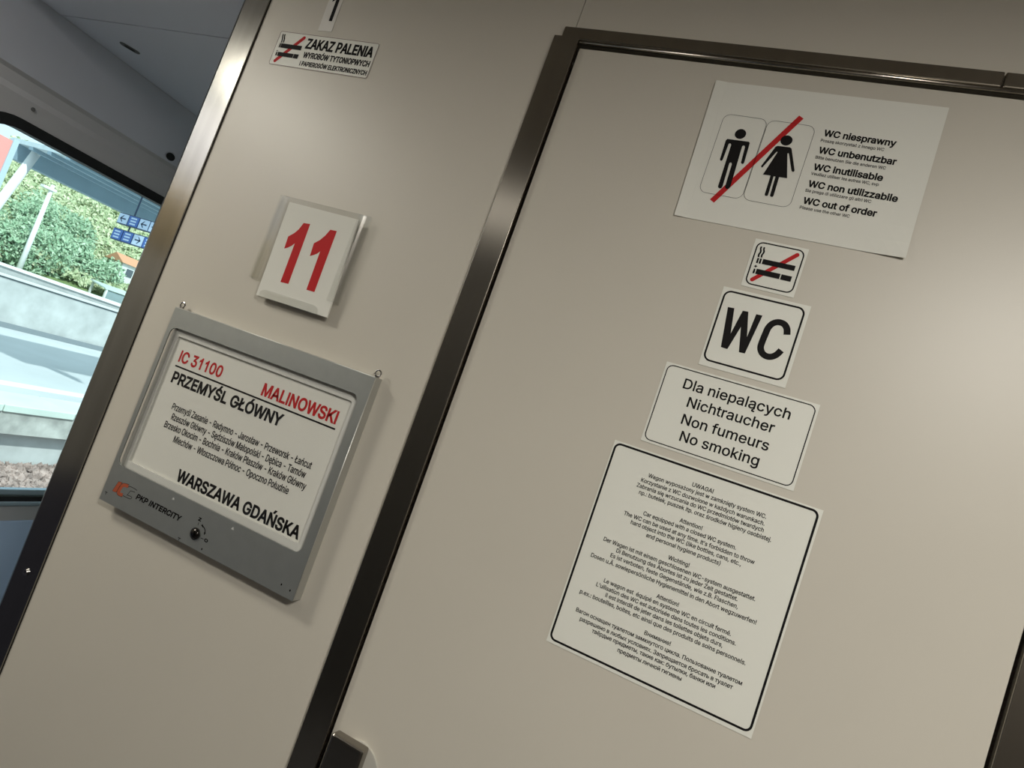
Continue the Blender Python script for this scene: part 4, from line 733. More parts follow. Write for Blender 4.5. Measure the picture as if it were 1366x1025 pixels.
# ================================================================== STEEL TRIM AT THE WALL END
bm = bmesh.new()
prof = [(-1.0545, 0.045), (-1.0545, -0.004)]
for k in range(9):
    a = math.radians(90 * k / 8)
    prof.append((-1.1125 - 0.010 * math.sin(a), 0.006 - 0.010 * math.cos(a)))
prof += [(-1.1225, 0.06), (-1.10, 0.06), (-1.10, 0.045)]
extrude_profile(bm, prof, 0.0, 2.36)
tr = struct(finish('trim_3', bm, STEEL))
for p in tr.data.polygons:
    p.use_smooth = abs(p.normal.z) < 0.5 and abs(p.normal.x) > 0.02 and abs(p.normal.y) > 0.02
bm = bmesh.new()
box(bm, -1.0545, -1.0533, -0.0005, 0.04, 0.0, 2.36)
struct(finish('trim_gap_shade', bm, DARKGAP))  # dark strip painted as the shade between trim and wall
# screw in the trim
sc_ = thing('trim_screw', 'small round headed screw in the lower steel corner trim', 'screw', (-1.084, -0.004, 1.011))
bm = bmesh.new()
slab(bm, [disc(-1.084, 1.011, 0.0068, 0.0068)], 0.0041, 0.0058)
slab(bm, [disc(-1.084, 1.011, 0.005, 0.005)], 0.0058, 0.0072)
finish('screw_head', bm, CHROME, sc_, (-1.084, -0.004, 1.011))
bm = bmesh.new()
flat(bm, [disc(-1.084, 1.011, 0.0022, 0.0022, 6)], 0.0074)
finish('screw_socket', bm, RUBBER, sc_, (-1.084, -0.004, 1.011))

# ================================================================== DOOR FRAME
def jamb_profile(xa, xb, h, r):
    out = [(xa, 0.0)]
    for k in range(7):
        a = math.radians(90 * k / 6)
        out.append((xa + r - r * math.cos(a), -h + r - r * math.sin(a)))
    for k in range(7):
        a = math.radians(90 * k / 6)
        out.append((xb - r + r * math.sin(a), -h + r - r * math.cos(a)))
    out.append((xb, 0.0))
    return out


bm = bmesh.new()
extrude_profile(bm, jamb_profile(-0.4475, -0.4045, 0.008, 0.0013), 0.0, 2.1655)
j = struct(finish('trim_5', bm, JAMB))
bm = bmesh.new()
extrude_profile(bm, jamb_profile(0.3475, 0.3925, 0.008, 0.0013), 0.0, 2.160)
struct(finish('trim_6', bm, JAMB))
# head: flat band, split at a butt joint, with a round bead below
bm = bmesh.new()
box(bm, -0.4355, 0.1678, -0.007, 0.0, 2.1625, 2.1835, 0.0018)
box(bm, 0.1692, 0.44, -0.007, 0.0, 2.1625, 2.1835, 0.0018)
struct(finish('trim_7', bm, JAMB))
bm = bmesh.new()
tube(bm, [(-0.4035, -0.0035, 2.1602), (0.3475, -0.0035, 2.1602)], 0.0034, 16)
b7 = struct(finish('trim_8', bm, JAMB, smooth=True))

# ---- door leaf with its lever plate
DO = (-0.03, 0.0, 0.01)
door = bpy.data.objects.new('door_1', None)
COL.objects.link(door)
door.location = DO
door['kind'] = 'structure'
bm = bmesh.new()
box(bm, -0.4012, 0.3440, -0.001, 0.04, 0.01, 2.1525, 0.0012, 2)
finish('door_leaf', bm, LAMINATE, door, DO)
bm = bmesh.new()
box(bm, -0.3905, -0.335, -0.0235, -0.0045, 0.90, 1.0605, 0.004, 3)
lever = finish('door_handle', bm, LEVERM, door, DO)
bm = bmesh.new()
slab(bm, [disc(-0.350, 1.0202, 0.0400, 0.0400, 48)], 0.0009, 0.0045)
rose = finish('rose', bm, mat('pale grey rose', (0.58, 0.56, 0.50, 1), 0.4), lever, DO)


# ================================================================== SIGNS
def sheet(name, parent, origin, quad, d0, d1, m):
    bm = bmesh.new()
    slab(bm, [quad], d0, d1)
    return finish(name, bm, m, parent, origin)


F0, F1, F2, F3, F4 = 0.0011, 0.0017, 0.0019, 0.0021, 0.0023    # wall skin, sheet face, print layers


# ---- A4 out of order notice
O = (-0.028, 0.0, 2.022)
pn = thing('out_of_order_notice', 'large white paper notice with man and woman pictograms struck through, taped on the door', 'notice', O)
bm = bmesh.new()
nx, nz = 18, 10
q = [(-0.1781, 2.1261), (0.120, 2.1293), (0.1235, 1.9192), (-0.1724, 1.9153)]
grid = []
for j in range(nz + 1):
    row = []
    for i in range(nx + 1):
        u, v = i / nx, j / nz
        x = (q[0][0] * (1 - u) + q[1][0] * u) * (1 - v) + (q[3][0] * (1 - u) + q[2][0] * u) * v
        z = (q[0][1] * (1 - u) + q[1][1] * u) * (1 - v) + (q[3][1] * (1 - u) + q[2][1] * u) * v
        lift = 0.0
        if u > 0.8 and v > 0.75:
            lift = 0.004 * ((u - 0.8) / 0.2 * (v - 0.75) / 0.25) ** 1.5
        if u < 0.06:
            lift += 0.002 * ((0.06 - u) / 0.06) ** 2
        row.append(bm.verts.new((x, -F1 - lift, z)))
    grid.append(row)
for j in range(nz):
    for i in range(nx):
        bm.faces.new((grid[j][i], grid[j][i + 1], grid[j + 1][i + 1], grid[j + 1][i]))
ps = finish('paper_sheet', bm, SHEETP, pn, O)
md = ps.modifiers.new('thickness', 'SOLIDIFY')
md.thickness = 0.0003
md.offset = 0
bm = bmesh.new()
ring(bm, -0.1512, -0.0907, 1.9566, 2.0782, 0.0105, 0.0005, F3)
finish('pictogram_frame', bm, SOFTINK, pn, O)
bm = bmesh.new()
ring(bm, -0.0903, -0.0272, 1.957, 2.0782, 0.0105, 0.0005, F3)
finish('pictogram_frame', bm, SOFTINK, pn, O)
bm = bmesh.new()
stroke(bm, [(-0.0498, 2.0887), (-0.1285, 1.9465)], 0.0077, F3, False)
finish('slash', bm, RED, pn, O)['label'] = 'red diagonal bar'
bm = bmesh.new()
flat(bm, [P['man']], F4)
flat(bm, [disc(-0.1208, 2.0510, 0.0075, 0.0075)], F4)
finish('man_pictogram', bm, INK, pn, O)
bm = bmesh.new()
flat(bm, [P['woman']], F4)
flat(bm, [disc(-0.0588, 2.0518, 0.0077, 0.0075)], F4)
finish('woman_pictogram', bm, INK, pn, O)
PT = [
    ('WC niesprawny',-0.0153,2.0658,0.0736,0.0094),
    ('WC unbenutzbar',-0.0148,2.0406,0.0805,0.0094),
    ('WC inutilisable',-0.0144,2.016,0.0711,0.0094),
    ('WC non utilizzabile',-0.0141,1.9914,0.0952,0.0094),
    ('WC out of order',-0.0136,1.9668,0.0769,0.0094),
    ('Proszę skorzystać z innego WC',-0.0163,2.0574,0.062,0.0039),
    ('Bitte benutzen Sie die anderen WC',-0.016,2.0326,0.0706,0.0039),
    ('Veuillez utiliser les autres WC, svp',-0.0149,2.0088,0.0687,0.0039),
    ('Sie prega di utilizzare gli altri WC',-0.0153,1.9841,0.0662,0.0039),
    ('Please use the other WC',-0.0151,1.9592,0.047,0.0039)]
for l in PT[:5]:
    lettering(pn, O, [l[:4] + (0.0098,)], INK, F3, 0.0010, 'heading')
for l in PT[5:]:
    lettering(pn, O, [l[:4] + (0.0044,)], SOFTINK, F3, 0.0002, 'small_print')


def cigarette_marks(parent, origin, cig, ash, smoke, vape, tip, bat, plus, slash, sw, d):
    bm = bmesh.new()
    stroke(bm, slash, sw, d, False, True)
    finish('slash', bm, RED, parent, origin)['label'] = 'red diagonal bar'
    bm = bmesh.new()
    for r in cig + ash:
        flat(bm, [[(r[0], r[2]), (r[1], r[2]), (r[1], r[3]), (r[0], r[3])]], d + 0.0002)
    for s, w in smoke:
        stroke(bm, s, w, d + 0.0002)
    finish('cigarette_pictogram', bm, INK, parent, origin)
    bm = bmesh.new()
    for r in vape + tip + bat:
        flat(bm, [[(r[0], r[2]), (r[1], r[2]), (r[1], r[3]), (r[0], r[3])]], d + 0.0002)
    if plus:
        flat(bm, [plus], d + 0.0002)
    finish('electronic_cigarette_pictogram', bm, INK, parent, origin)


# ---- small square no smoking sticker
O = (-0.0218, 0.0, 1.872)
t = thing('no_smoking_sticker', 'small square white sticker with crossed out cigarettes, directly above the WC sticker', 'sticker', O)
sheet('sticker_film', t, O, [(-0.0563, 1.9066), (0.0126, 1.9065), (0.0126, 1.8375), (-0.0558, 1.838)], F0, F1, PAPER)
bm = bmesh.new()
ring(bm, -0.0524, 0.0094, 1.8418, 1.9034, 0.0088, 0.0017, F2)
finish('border', bm, INK, t, O)
cigarette_marks(t, O, [(-0.0387, 0.0030, 1.8732, 1.8803)], [(-0.0462, -0.0439, 1.8729, 1.8801), (-0.0426, -0.0403, 1.8729, 1.8801)],
                [(P['ssm1'], 0.0021), (P['ssm2'], 0.0021)], [(-0.0427, -0.0118, 1.8579, 1.8652)], [(-0.0463, -0.0440, 1.8580, 1.8645)],
                [(-0.0104, 0.0029, 1.8577, 1.8651)], P['splus'], [(0.0006, 1.8955), (-0.0440, 1.8492)], 0.0055, F2)

# ---- WC sticker
O = (-0.0196, 0.0, 1.775)
t = thing('wc_sticker', 'square white sticker reading WC in thick black letters inside a black frame', 'sticker', O)
sheet('sticker_film', t, O, [(-0.0762, 1.8313), (0.0366, 1.8318), (0.0368, 1.7186), (-0.0756, 1.7182)], F0, F1, PAPER)
bm = bmesh.new()
ring(bm, -0.0731, 0.0320, 1.7256, 1.8276, 0.0100, 0.0024, F2)
finish('border', bm, INK, t, O)
bm = bmesh.new()
flat(bm, [P['W']], F2)
stroke(bm, P['C'], 0.0083, F2)
finish('lettering', bm, INK, t, O)

# ---- four language non smoker sticker
O = (-0.017, 0.0, 1.653)
t = thing('non_smoker_sticker', 'wide white sticker with Nichtraucher and No smoking in four lines below the WC sticker', 'sticker', O)
sheet('sticker_film', t, O, [(-0.1162, 1.7099), (0.0821, 1.7102), (0.0826, 1.5957), (-0.1160, 1.5960)], F0, F1, PAPER)
bm = bmesh.new()
ring(bm, -0.1133, 0.0792, 1.5991, 1.7075, 0.0088, 0.0013, F2)
finish('border', bm, INK, t, O)
for l in [
    ('Dla niepalących',-0.0854,1.6806,0.0528,0.0141),
    ('Nichtraucher',-0.073,1.6579,0.0395,0.0141),
    ('Non fumeurs',-0.073,1.6338,0.0399,0.0141),
    ('No smoking',-0.0681,1.6113,0.0343,0.0141)]:
    lettering(t, O, [l], INK, F2, 0.0006)

# ---- long five language instruction sticker
O = (-0.0142, 0.0, 1.442)
t = thing('instruction_sticker', 'largest white sticker with small print in five languages, lowest on the door', 'sticker', O)
sheet('sticker_film', t, O, [(-0.1487, 1.5851), (0.1213, 1.5851), (0.1207, 1.2978), (-0.1492, 1.2992)], F0, F1, PAPER)
bm = bmesh.new()
ring(bm, -0.1470, 0.1183, 1.3028, 1.5829, 0.0090, 0.0028, F2)
finish('border', bm, INK, t, O)
BT = [
    ('UWAGA!',-0.0342,1.5597,-0.0066,0.0056),
    ('Wagon wyposażony jest w zamknięty system WC.',-0.0912,1.5517,0.0623,0.0056),
    ('Korzystanie z WC dozwolone w każdych warunkach.',-0.0982,1.5429,0.063,0.0056),
    ('Zabrania się wrzucania do WC przedmiotów twardych',-0.1015,1.5347,0.0641,0.0056),
    ('np.: butelek, puszek itp. oraz środków higieny osobistej.',-0.0957,1.5265,0.0758,0.0056),
    ('Attention!',-0.0351,1.5103,-0.0057,0.0056),
    ('Car equipped with a closed WC system.',-0.0816,1.5021,0.0399,0.0056),
    ("The WC can be used at any time. It's forbidden to throw",-0.1058,1.4933,0.0653,0.0056),
    ('hard object into the WC (like bottles, cans, etc.,',-0.0933,1.4853,0.0513,0.0056),
    ('and personal hygiene products)',-0.0692,1.4766,0.0281,0.0056),
    ('Wichting!',-0.0341,1.46,-0.0064,0.0056),
    ('Der Wagen ist mit einem geschlosenen WC-system ausgestattet.',-0.1201,1.4513,0.079,0.0059),
    ('Di Benutzung des Abortes ist zu jeder Zeit gestattet.',-0.0994,1.4432,0.0599,0.0059),
    ('Es ist verboten, feste Gegenstände, wie z.B. Flaschen,',-0.1048,1.4346,0.0629,0.0059),
    ('Dosen u.Ä. sowiepersönliche Hygienemittel in den Abort wegzuwerfen!',-0.1292,1.4252,0.0878,0.0059),
    ('Attention!',-0.0328,1.4085,-0.0038,0.0059),
    ('Le wagon est  équipé en systeme WC en circuit fermé.',-0.1022,1.4005,0.0648,0.0059),
    ("L'uilisation des WC est autorisée dans toutes les conditions.",-0.1101,1.392,0.0734,0.0059),
    ('Il est interdit de jeter dans les toilettes objets durs,',-0.0944,1.3836,0.0597,0.0058),
    ('p.ex.: bouteilles, boites, etc ainsi que des produits de soins personnels.',-0.1276,1.3749,0.0904,0.0058),
    ('Внимание!',-0.0328,1.3594,0.0016,0.0058),
    ('Вагон оснащен туалетом замкнутого цикла. Пользование туалетом',-0.1247,1.3508,0.0933,0.0058),
    ('разрешено в любых условиях. Запрещается бросать в туалет',-0.116,1.3419,0.0847,0.0058),
    ('твёрдые предметы, такие как: бутылки, банки или',-0.0962,1.3341,0.0658,0.0058),
    ('предметы личной гигиены',-0.0576,1.3253,0.0265,0.0058)]
for a, b in ((0, 5), (5, 10), (10, 15), (15, 20), (20, 25)):
    lettering(t, O, [l[:4] + (0.0056,) for l in BT[a:b]], INK, F2, 0.00028, 'paragraph')

# ---- tobacco ban sticker, top left
WF0, WF1, WF2, WF3 = 0.0001, 0.0007, 0.0009, 0.0011
O = (-0.885, 0.0, 2.083)
t = thing('tobacco_ban_sticker', 'oblong white sticker reading ZAKAZ PALENIA high on the wall left of the door', 'sticker', O)
bm = bmesh.new()
slab(bm, [rrect(-0.9996, -0.7703, 2.0482, 2.1176, 0.004)], WF0, WF1)
finish('sticker_film', bm, PAPER, t, O)
bm = bmesh.new()
ring(bm, -0.9992, -0.7707, 2.0486, 2.1172, 0.004, 0.0009, WF2)
finish('border', bm, mat('dark red print', (0.10, 0.02, 0.018, 1), 0.5), t, O)['label'] = 'thin dark red outline'
lettering(t, O, [('ZAKAZ PALENIA', -0.9296, 2.0886, -0.7769, 0.0210)], INK, WF2, 0.0022, 'heading')
lettering(t, O, [('WYROBÓW TYTONIOPWYCH', -0.9265, 2.0704, -0.7754, 0.0118)], INK, WF2, 0.0012)
lettering(t, O, [('I PAPIEROSÓW ELEKTRONICZNYCH', -0.9274, 2.0542, -0.7745, 0.0094)], INK, WF2, 0.0010)
cigarette_marks(t, O, [(-0.9862, -0.9368, 2.0838, 2.0926)], [(-0.9906, -0.9890, 2.0838, 2.0926), (-0.9883, -0.9870, 2.0838, 2.0926)],
                [(((-0.9915, 2.1116), (-0.9904, 2.1047), (-0.9889, 2.1015), (-0.9886, 2.0939)), 0.0024), (((-0.9871, 2.1116), (-0.9861, 2.1052), (-0.9843, 2.102), (-0.984, 2.0944)), 0.0024)],
                [(-0.9865, -0.9490, 2.0667, 2.0748)], [(-0.9912, -0.9880, 2.0672, 2.0742)], [(-0.9478, -0.9368, 2.0665, 2.0750)],
                [(-0.9905, 2.0785), (-0.9896, 2.0774), (-0.9884, 2.0769), (-0.9896, 2.0763), (-0.9905, 2.0752), (-0.9911, 2.0763), (-0.9923, 2.0769), (-0.9911, 2.0774)],
                [(-0.9398, 2.1090), (-0.9865, 2.0568)], 0.0072, WF2)

# ---- narrow strip with a figure 1, above it
O = (-0.9015, 0.0, 2.17)
t = thing('class_number_strip', 'narrow upright pale strip with a black figure 1 at the top of the wall', 'sticker', O)
sheet('sticker_film', t, O, [(-0.9185, 2.215), (-0.8868, 2.215), (-0.8845, 2.1285), (-0.9157, 2.127)], WF0, WF1, mat('pale grey film', (0.72, 0.70, 0.65, 1), 0.5))
bm = bmesh.new()
flat(bm, [[(-0.8923, 2.1487), (-0.8998, 2.1488), (-0.9012, 2.1930), (-0.9085, 2.1870), (-0.9095, 2.1955), (-0.8995, 2.2035), (-0.8938, 2.2035)]], WF2)
finish('lettering', bm, INK, t, O)

# ================================================================== CARRIAGE NUMBER HOLDER
O = (-0.745, 0.0, 1.71)
t = thing('number_holder', 'clear acrylic pocket on the wall holding the carriage number card', 'sign holder', O)
bm = bmesh.new()
slab(bm, [rrect(-0.8490, -0.6535, 1.6475, 1.8075, 0.004)], 0.0003, 0.0022)
finish('back_plate', bm, ACRYL, t, O)


def rail(x0, x1):
    """folded rail of the pocket, open towards the card"""
    bm = bmesh.new()
    s = 1 if x1 > x0 else -1
    w = abs(x1 - x0)
    prof = [(x0, 0.0022), (x0, 0.0125), (x0 + s * 0.004, 0.0165), (x1, 0.0165), (x1, 0.0145), (x0 + s * 0.005, 0.0145), (x0 + s * 0.002, 0.0115), (x0 + s * 0.002, 0.0022)]
    a = [bm.verts.new((p[0], -p[1], 1.649)) for p in prof]
    b = [bm.verts.new((p[0], -p[1], 1.803)) for p in prof]
    n = len(prof)
    for k in range(n):
        bm.faces.new((a[k], a[(k + 1) % n], b[(k + 1) % n], b[k]))
    bm.faces.new(a)
    bm.faces.new(b)
    return finish('side_rail', bm, ACRYL, t, O)


rail(-0.8440, -0.8215)
rail(-0.6560, -0.6700)
bm = bmesh.new()
slab(bm, [[(-0.8060, 1.6215), (-0.8050, 1.6290), (-0.8005, 1.6335), (-0.7940, 1.6350), (-0.6905, 1.6350), (-0.6835, 1.6332), (-0.6790, 1.6285), (-0.6770, 1.6215)]], 0.0150, 0.0166)
box(bm, -0.8060, -0.6770, -0.0166, -0.0022, 1.6195, 1.6213)
box(bm, -0.8060, -0.6770, -0.0040, -0.0022, 1.6213, 1.6480)
finish('bottom_lip', bm, ACRYL, t, O)

O2 = (-0.742, -0.012, 1.71)
c = thing('number_card', 'white card with a large red 11 standing in the clear acrylic pocket', 'card', O2)
bm = bmesh.new()
slab(bm, [[(-0.8195, 1.7955), (-0.6690, 1.7945), (-0.6590, 1.6222), (-0.8135, 1.6222)]], 0.0100, 0.0130)
finish('card_sheet', bm, SHEETP, c, O2)
for k in ('n1', 'n2'):
    bm = bmesh.new()
    flat(bm, [P[k]], 0.0132)
    finish('numeral', bm, RED, c, O2)['label'] = 'bold red figure 1'

# ================================================================== TIMETABLE HOLDER
O = (-0.747, 0.0, 1.375)
t = thing('timetable_holder', 'grey metal frame on the wall with viewing window and lock, holding the train destination sheet', 'sign holder', O)
X0, X1, Z0, Z1 = -0.9661, -0.5280, 1.1952, 1.5564
bm = bmesh.new()
slab(bm, [[(X0, Z0), (X1, Z0), (X1, Z1), (X0, Z1)], rrect(-0.9575, -0.5440, 1.2630, 1.5215, 0.013, 10)], 0.0188, 0.0210)
finish('front_plate', bm, HOLDERM, t, O)
bm = bmesh.new()
box(bm, X0 + 0.014, X0 + 0.016, -0.0187, -0.0005, Z0 + 0.004, Z1 - 0.002)
box(bm, X1 - 0.002, X1, -0.0187, -0.0005, Z0, Z1)
box(bm, X0 + 0.016, X1 - 0.002, -0.0187, -0.0005, Z1 - 0.002, Z1)
box(bm, X0 + 0.016, X1 - 0.002, -0.0187, -0.0005, Z0 + 0.004, Z0 + 0.006)
box(bm, X0 + 0.016, X1 - 0.002, -0.0025, -0.0005, Z0 + 0.006, Z1 - 0.002)
finish('housing', bm, HOLDERSIDE, t, O)
bm = bmesh.new()
tube(bm, [(X0 + 0.0015, -0.0197, Z1 - 0.0006), (X1 - 0.0015, -0.0197, Z1 - 0.0006)], 0.0014, 10)
finish('folded_edge', bm, EDGEM, t, O, smooth=True)['label'] = 'shiny folded top edge'
bm = bmesh.new()
tube(bm, [(X1 - 0.0004, -0.0197, Z0 + 0.001), (X1 - 0.0004, -0.0197, Z1 - 0.001)], 0.0013, 10)
finish('folded_edge', bm, EDGEM, t, O, smooth=True)['label'] = 'shiny folded right edge'
# window insert: bevelled clear cover with a raised rim
bm = bmesh.new()
slab(bm, [rrect(-0.9590, -0.5430, 1.2615, 1.5230, 0.013, 8), rrect(-0.9440, -0.5575, 1.2738, 1.5085, 0.003, 8)], 0.0100, 0.0135)
finish('cover_rim', bm, mat('frosted clear rim', (0.60, 0.60, 0.56, 1), 0.4, 0, 0.5), t, O)
bm = bmesh.new()
slab(bm, [rrect(-0.9445, -0.5570, 1.2733, 1.5090, 0.003, 8)], 0.0118, 0.0126)
finish('cover_pane', bm, clear_mat('clear cover', (0.99, 0.99, 0.99, 1), 0.5, 0.1), t, O)
for hx in (-0.9640, -0.5325):
    bm = bmesh.new()
    tube(bm, [(hx + 0.0052 * math.cos(a), -0.010, 1.5635 + 0.0052 * math.sin(a)) for a in [math.radians(-60 + 30 * k) for k in range(11)]], 0.0014, 8)
    box(bm, hx - 0.003, hx + 0.003, -0.0125, -0.0075, 1.5562, 1.5592)
    finish('hinge_loop', bm, CHROME, t, O, smooth=False)
# lock
bm = bmesh.new()
slab(bm, [disc(-0.7430, 1.2182, 0.0098, 0.0098, 32)], 0.0211, 0.0228)
lk = finish('lock', bm, mat('dark lock rim', (0.05, 0.048, 0.045, 1), 0.3, 0.8), t, O)
bm = bmesh.new()
bmesh.ops.create_uvsphere(bm, u_segments=24, v_segments=12, radius=0.0082)
bmesh.ops.scale(bm, vec=(1, 0.55, 1), verts=bm.verts)
bmesh.ops.translate(bm, vec=(-0.7430, -0.0228, 1.2182), verts=bm.verts)
finish('lock_button', bm, mat('dark polished lock', (0.07, 0.065, 0.06, 1), 0.12, 1.0), lk, O, smooth=True)
bm = bmesh.new()
text(bm, 'z', -0.7483, 1.2390, -0.7417, 0.0075, 0.0212, 0.0009)
text(bm, 'o', -0.7222, 1.2135, -0.7142, 0.0072, 0.0212, 0.0009)
stroke(bm, [(-0.7449, 1.2365), (-0.7446, 1.2320)], 0.0010, 0.0212, False)
stroke(bm, [(-0.7300, 1.2160), (-0.7239, 1.2163)], 0.0010, 0.0212, False)
stroke(bm, P['arrow'], 0.0016, 0.0212)
flat(bm, [[(-0.7385, 1.2345), (-0.7362, 1.2372), (-0.7325, 1.2318)]], 0.0212)
flat(bm, [[(-0.7282, 1.2268), (-0.7240, 1.2268), (-0.7258, 1.2222)]], 0.0212)
finish('lock_marking', bm, INK, t, O)
LIGHTM = mat('light mark', (0.52, 0.52, 0.50, 1), 0.5)
for x in (-0.8119, -0.6775):
    bm = bmesh.new()
    flat(bm, [[(x - 0.0032, 1.2505), (x + 0.0032, 1.2505), (x, 1.2555)]], 0.0212)
    finish('pointer_mark', bm, LIGHTM, t, O)['label'] = 'pale triangle mark'
for x, z in ((-0.9560, 1.2085), (-0.7705, 1.1975)):
    bm = bmesh.new()
    flat(bm, [[(x - 0.0030, z + 0.0030), (x + 0.0030, z + 0.0030), (x + 0.0030, z + 0.0018), (x + 0.0006, z + 0.0018), (x + 0.0006, z - 0.0020), (x - 0.0006, z - 0.0020), (x - 0.0006, z + 0.0018), (x - 0.0030, z + 0.0018)]], 0.0212)
    finish('scratch_mark', bm, INK, t, O)
for x, z in ((-0.7200, 1.2010), (-0.5380, 1.2080), (-0.5560, 1.2100)):
    bm = bmesh.new()
    flat(bm, [disc(x, z, 0.0013, 0.0018, 12)], 0.0212)
    finish('scratch_mark', bm, INK, t, O)
lettering(t, O, [('PKP INTERCITY', -0.8890, 1.2235, -0.7825, 0.0098)], INK, 0.0212, 0.0013, 'lettering', 0.18)
bm = bmesh.new()
flat(bm, [P['li']], 0.0212)
stroke(bm, P['lC'], 0.0062, 0.0212)
ORANGE = mat('orange print', (0.40, 0.085, 0.035, 1), 0.5)
lg = finish('emblem', bm, ORANGE, t, O)
bm = bmesh.new()
for k in ('lC2a', 'lC2b', 'lC2c'):
    stroke(bm, P[k], 0.0011, 0.02125)
stroke(bm, P['li'] + P['li'][:1], 0.0008, 0.02125, False)
stroke(bm, [(-0.9130, 1.2400), (-0.9240, 1.2388), (-0.9308, 1.2340), (-0.9338, 1.2205), (-0.9290, 1.2155), (-0.9180, 1.2160)], 0.0008, 0.02125)
finish('emblem_outline', bm, SOFTINK, lg, O)

# ---- the destination sheet inside
O = (-0.75, -0.01, 1.39)
c = thing('destination_sheet', 'white sheet from PRZEMYŚL GŁÓWNY to WARSZAWA GDAŃSKA behind the grey metal frame', 'sheet', O)
bm = bmesh.new()
slab(bm, [[(-0.9510, 1.2680), (-0.5480, 1.2680), (-0.5480, 1.5170), (-0.9510, 1.5170)]], 0.0085, 0.0095)
finish('paper_sheet', bm, SHEETP, c, O)
DP = 0.0098
lettering(c, O, [('IC 31100', -0.9265, 1.4662, -0.8235, 0.0212)], RED, DP, 0.0018, 'train_number')['label'] = 'red train number'
lettering(c, O, [('MALINOWSKI', -0.7310, 1.4645, -0.5740, 0.0218)], RED, DP, 0.0020, 'train_name', 0.0)['label'] = 'red train name'
bm = bmesh.new()
flat(bm, [[(-0.9282, 1.4566), (-0.5710, 1.4562), (-0.5710, 1.4590), (-0.9282, 1.4594)]], DP)
finish('rule', bm, INK, c, O)
TT = [
    ('PRZEMYŚL GŁÓWNY',-0.9248,1.4279,-0.6713,0.0213),
    ('WARSZAWA GDAŃSKA',-0.8336,1.2771,-0.5645,0.0207),
    ('Przemyśl Zasanie - Radymno - Jarosław - Przeworsk - Łańcut',-0.8999,1.3849,-0.5879,0.0109),
    ('Rzeszów Główny - Sędziszów Małopolski - Dębica - Tarnów',-0.8927,1.3681,-0.5922,0.0109),
    ('Brzesko Okocim - Bochnia - Kraków Płaszów - Kraków Główny',-0.9014,1.3515,-0.5841,0.0109),
    ('Miechów - Włoszczowa Północ - Opoczno Południe',-0.8698,1.3342,-0.6114,0.0109)]
lettering(c, O, [TT[0][:4] + (0.0212,)], INK, DP, 0.0022, 'heading')
lettering(c, O, [TT[1][:4] + (0.0212,)], INK, DP, 0.0022, 'heading')
for l in TT[2:]:
    lettering(c, O, [l[:4] + (0.0118,)], INK, DP, 0.0006, 'stop_list')

# ================================================================== OUTSIDE: TRACK, PLATFORM, BANK
CONC = mat('weathered concrete', (0.50, 0.51, 0.50, 1), 0.85, 0, 0.2, (2.2, 0.16), (14, 0.3))
PAVE = mat('pale platform paving', (0.52, 0.54, 0.55, 1), 0.8, 0, 0.2, (0.8, 0.06))
STAIN = mat('stained platform edge concrete', (0.42, 0.42, 0.39, 1), 0.85, 0, 0.2, (3.5, 0.4))
EDGE = mat('pale green edge slabs', (0.60, 0.68, 0.62, 1), 0.8, 0, 0.2, (1.5, 0.08))
WHITE = mat('white paint', (0.80, 0.81, 0.80, 1), 0.6)
GROUND = mat('dusty ballast bed', (0.22, 0.19, 0.175, 1), 0.95, 0, 0.1, (9, 0.25))
STONE = mat('brown grey ballast stone', (0.36, 0.27, 0.24, 1), 0.9, 0, 0.2, (6, 0.4))
SOIL = mat('grassy bank', (0.20, 0.27, 0.11, 1), 0.95, 0, 0.1, (0.6, 0.35))
STEELBLUE = mat('grey blue canopy steel', (0.22, 0.31, 0.37, 1), 0.5, 0, 0.4, (1.5, 0.1))
CANOPYU = mat('pale canopy soffit', (0.52, 0.60, 0.63, 1), 0.5, 0, 0.4, (0.7, 0.12, (6, 0.3, 1)))


def ext(name, m, *a, **k):
    bm = bmesh.new()
    box(bm, *a, **k)
    return struct(finish(name, bm, m))


ext('track_bed', GROUND, -9.6, -2.6, -6, 30, -1.6, -1.27)
ext('platform_base', CONC, -9.4, -9.07, -4, 30, -1.3, -0.80)
ext('platform_edge_beam', STAIN, -9.5, -8.89, -4, 30, -0.80, -0.50)
bm = bmesh.new()
for k in range(34):
    box(bm, -9.75, -8.86, -4 + k * 1.0 + 0.006, -3 + k * 1.0 - 0.006, -0.495, -0.39, 0.01, 1)
struct(finish('platform_edge_slabs', bm, EDGE))
ext('platform_line', WHITE, -10.55, -10.2, -4, 30, -0.5, -0.386)
bm = bmesh.new()
box(bm, -18.3, -9.76, -4, 30, -0.9, -0.392)
struct(finish('platform', bm, PAVE))
ext('retaining_wall_foot', mat('dark wall foot', (0.22, 0.25, 0.27, 1), 0.8), -18.32, -18.15, -4, 34, -0.40, -0.26)
ext('retaining_wall', CONC, -18.7, -18.27, -4, 34, -0.4, 0.86)
ext('retaining_wall_coping', mat('pale coping', (0.66, 0.68, 0.67, 1), 0.8), -18.75, -18.22, -4, 34, 0.90, 0.95)
ext('retaining_wall_shadow_gap', mat('dark shadow gap', (0.20, 0.22, 0.23, 1), 0.8), -18.7, -18.29, -4, 34, 0.86, 0.90)  # dark strip painted as the shadow gap under the coping
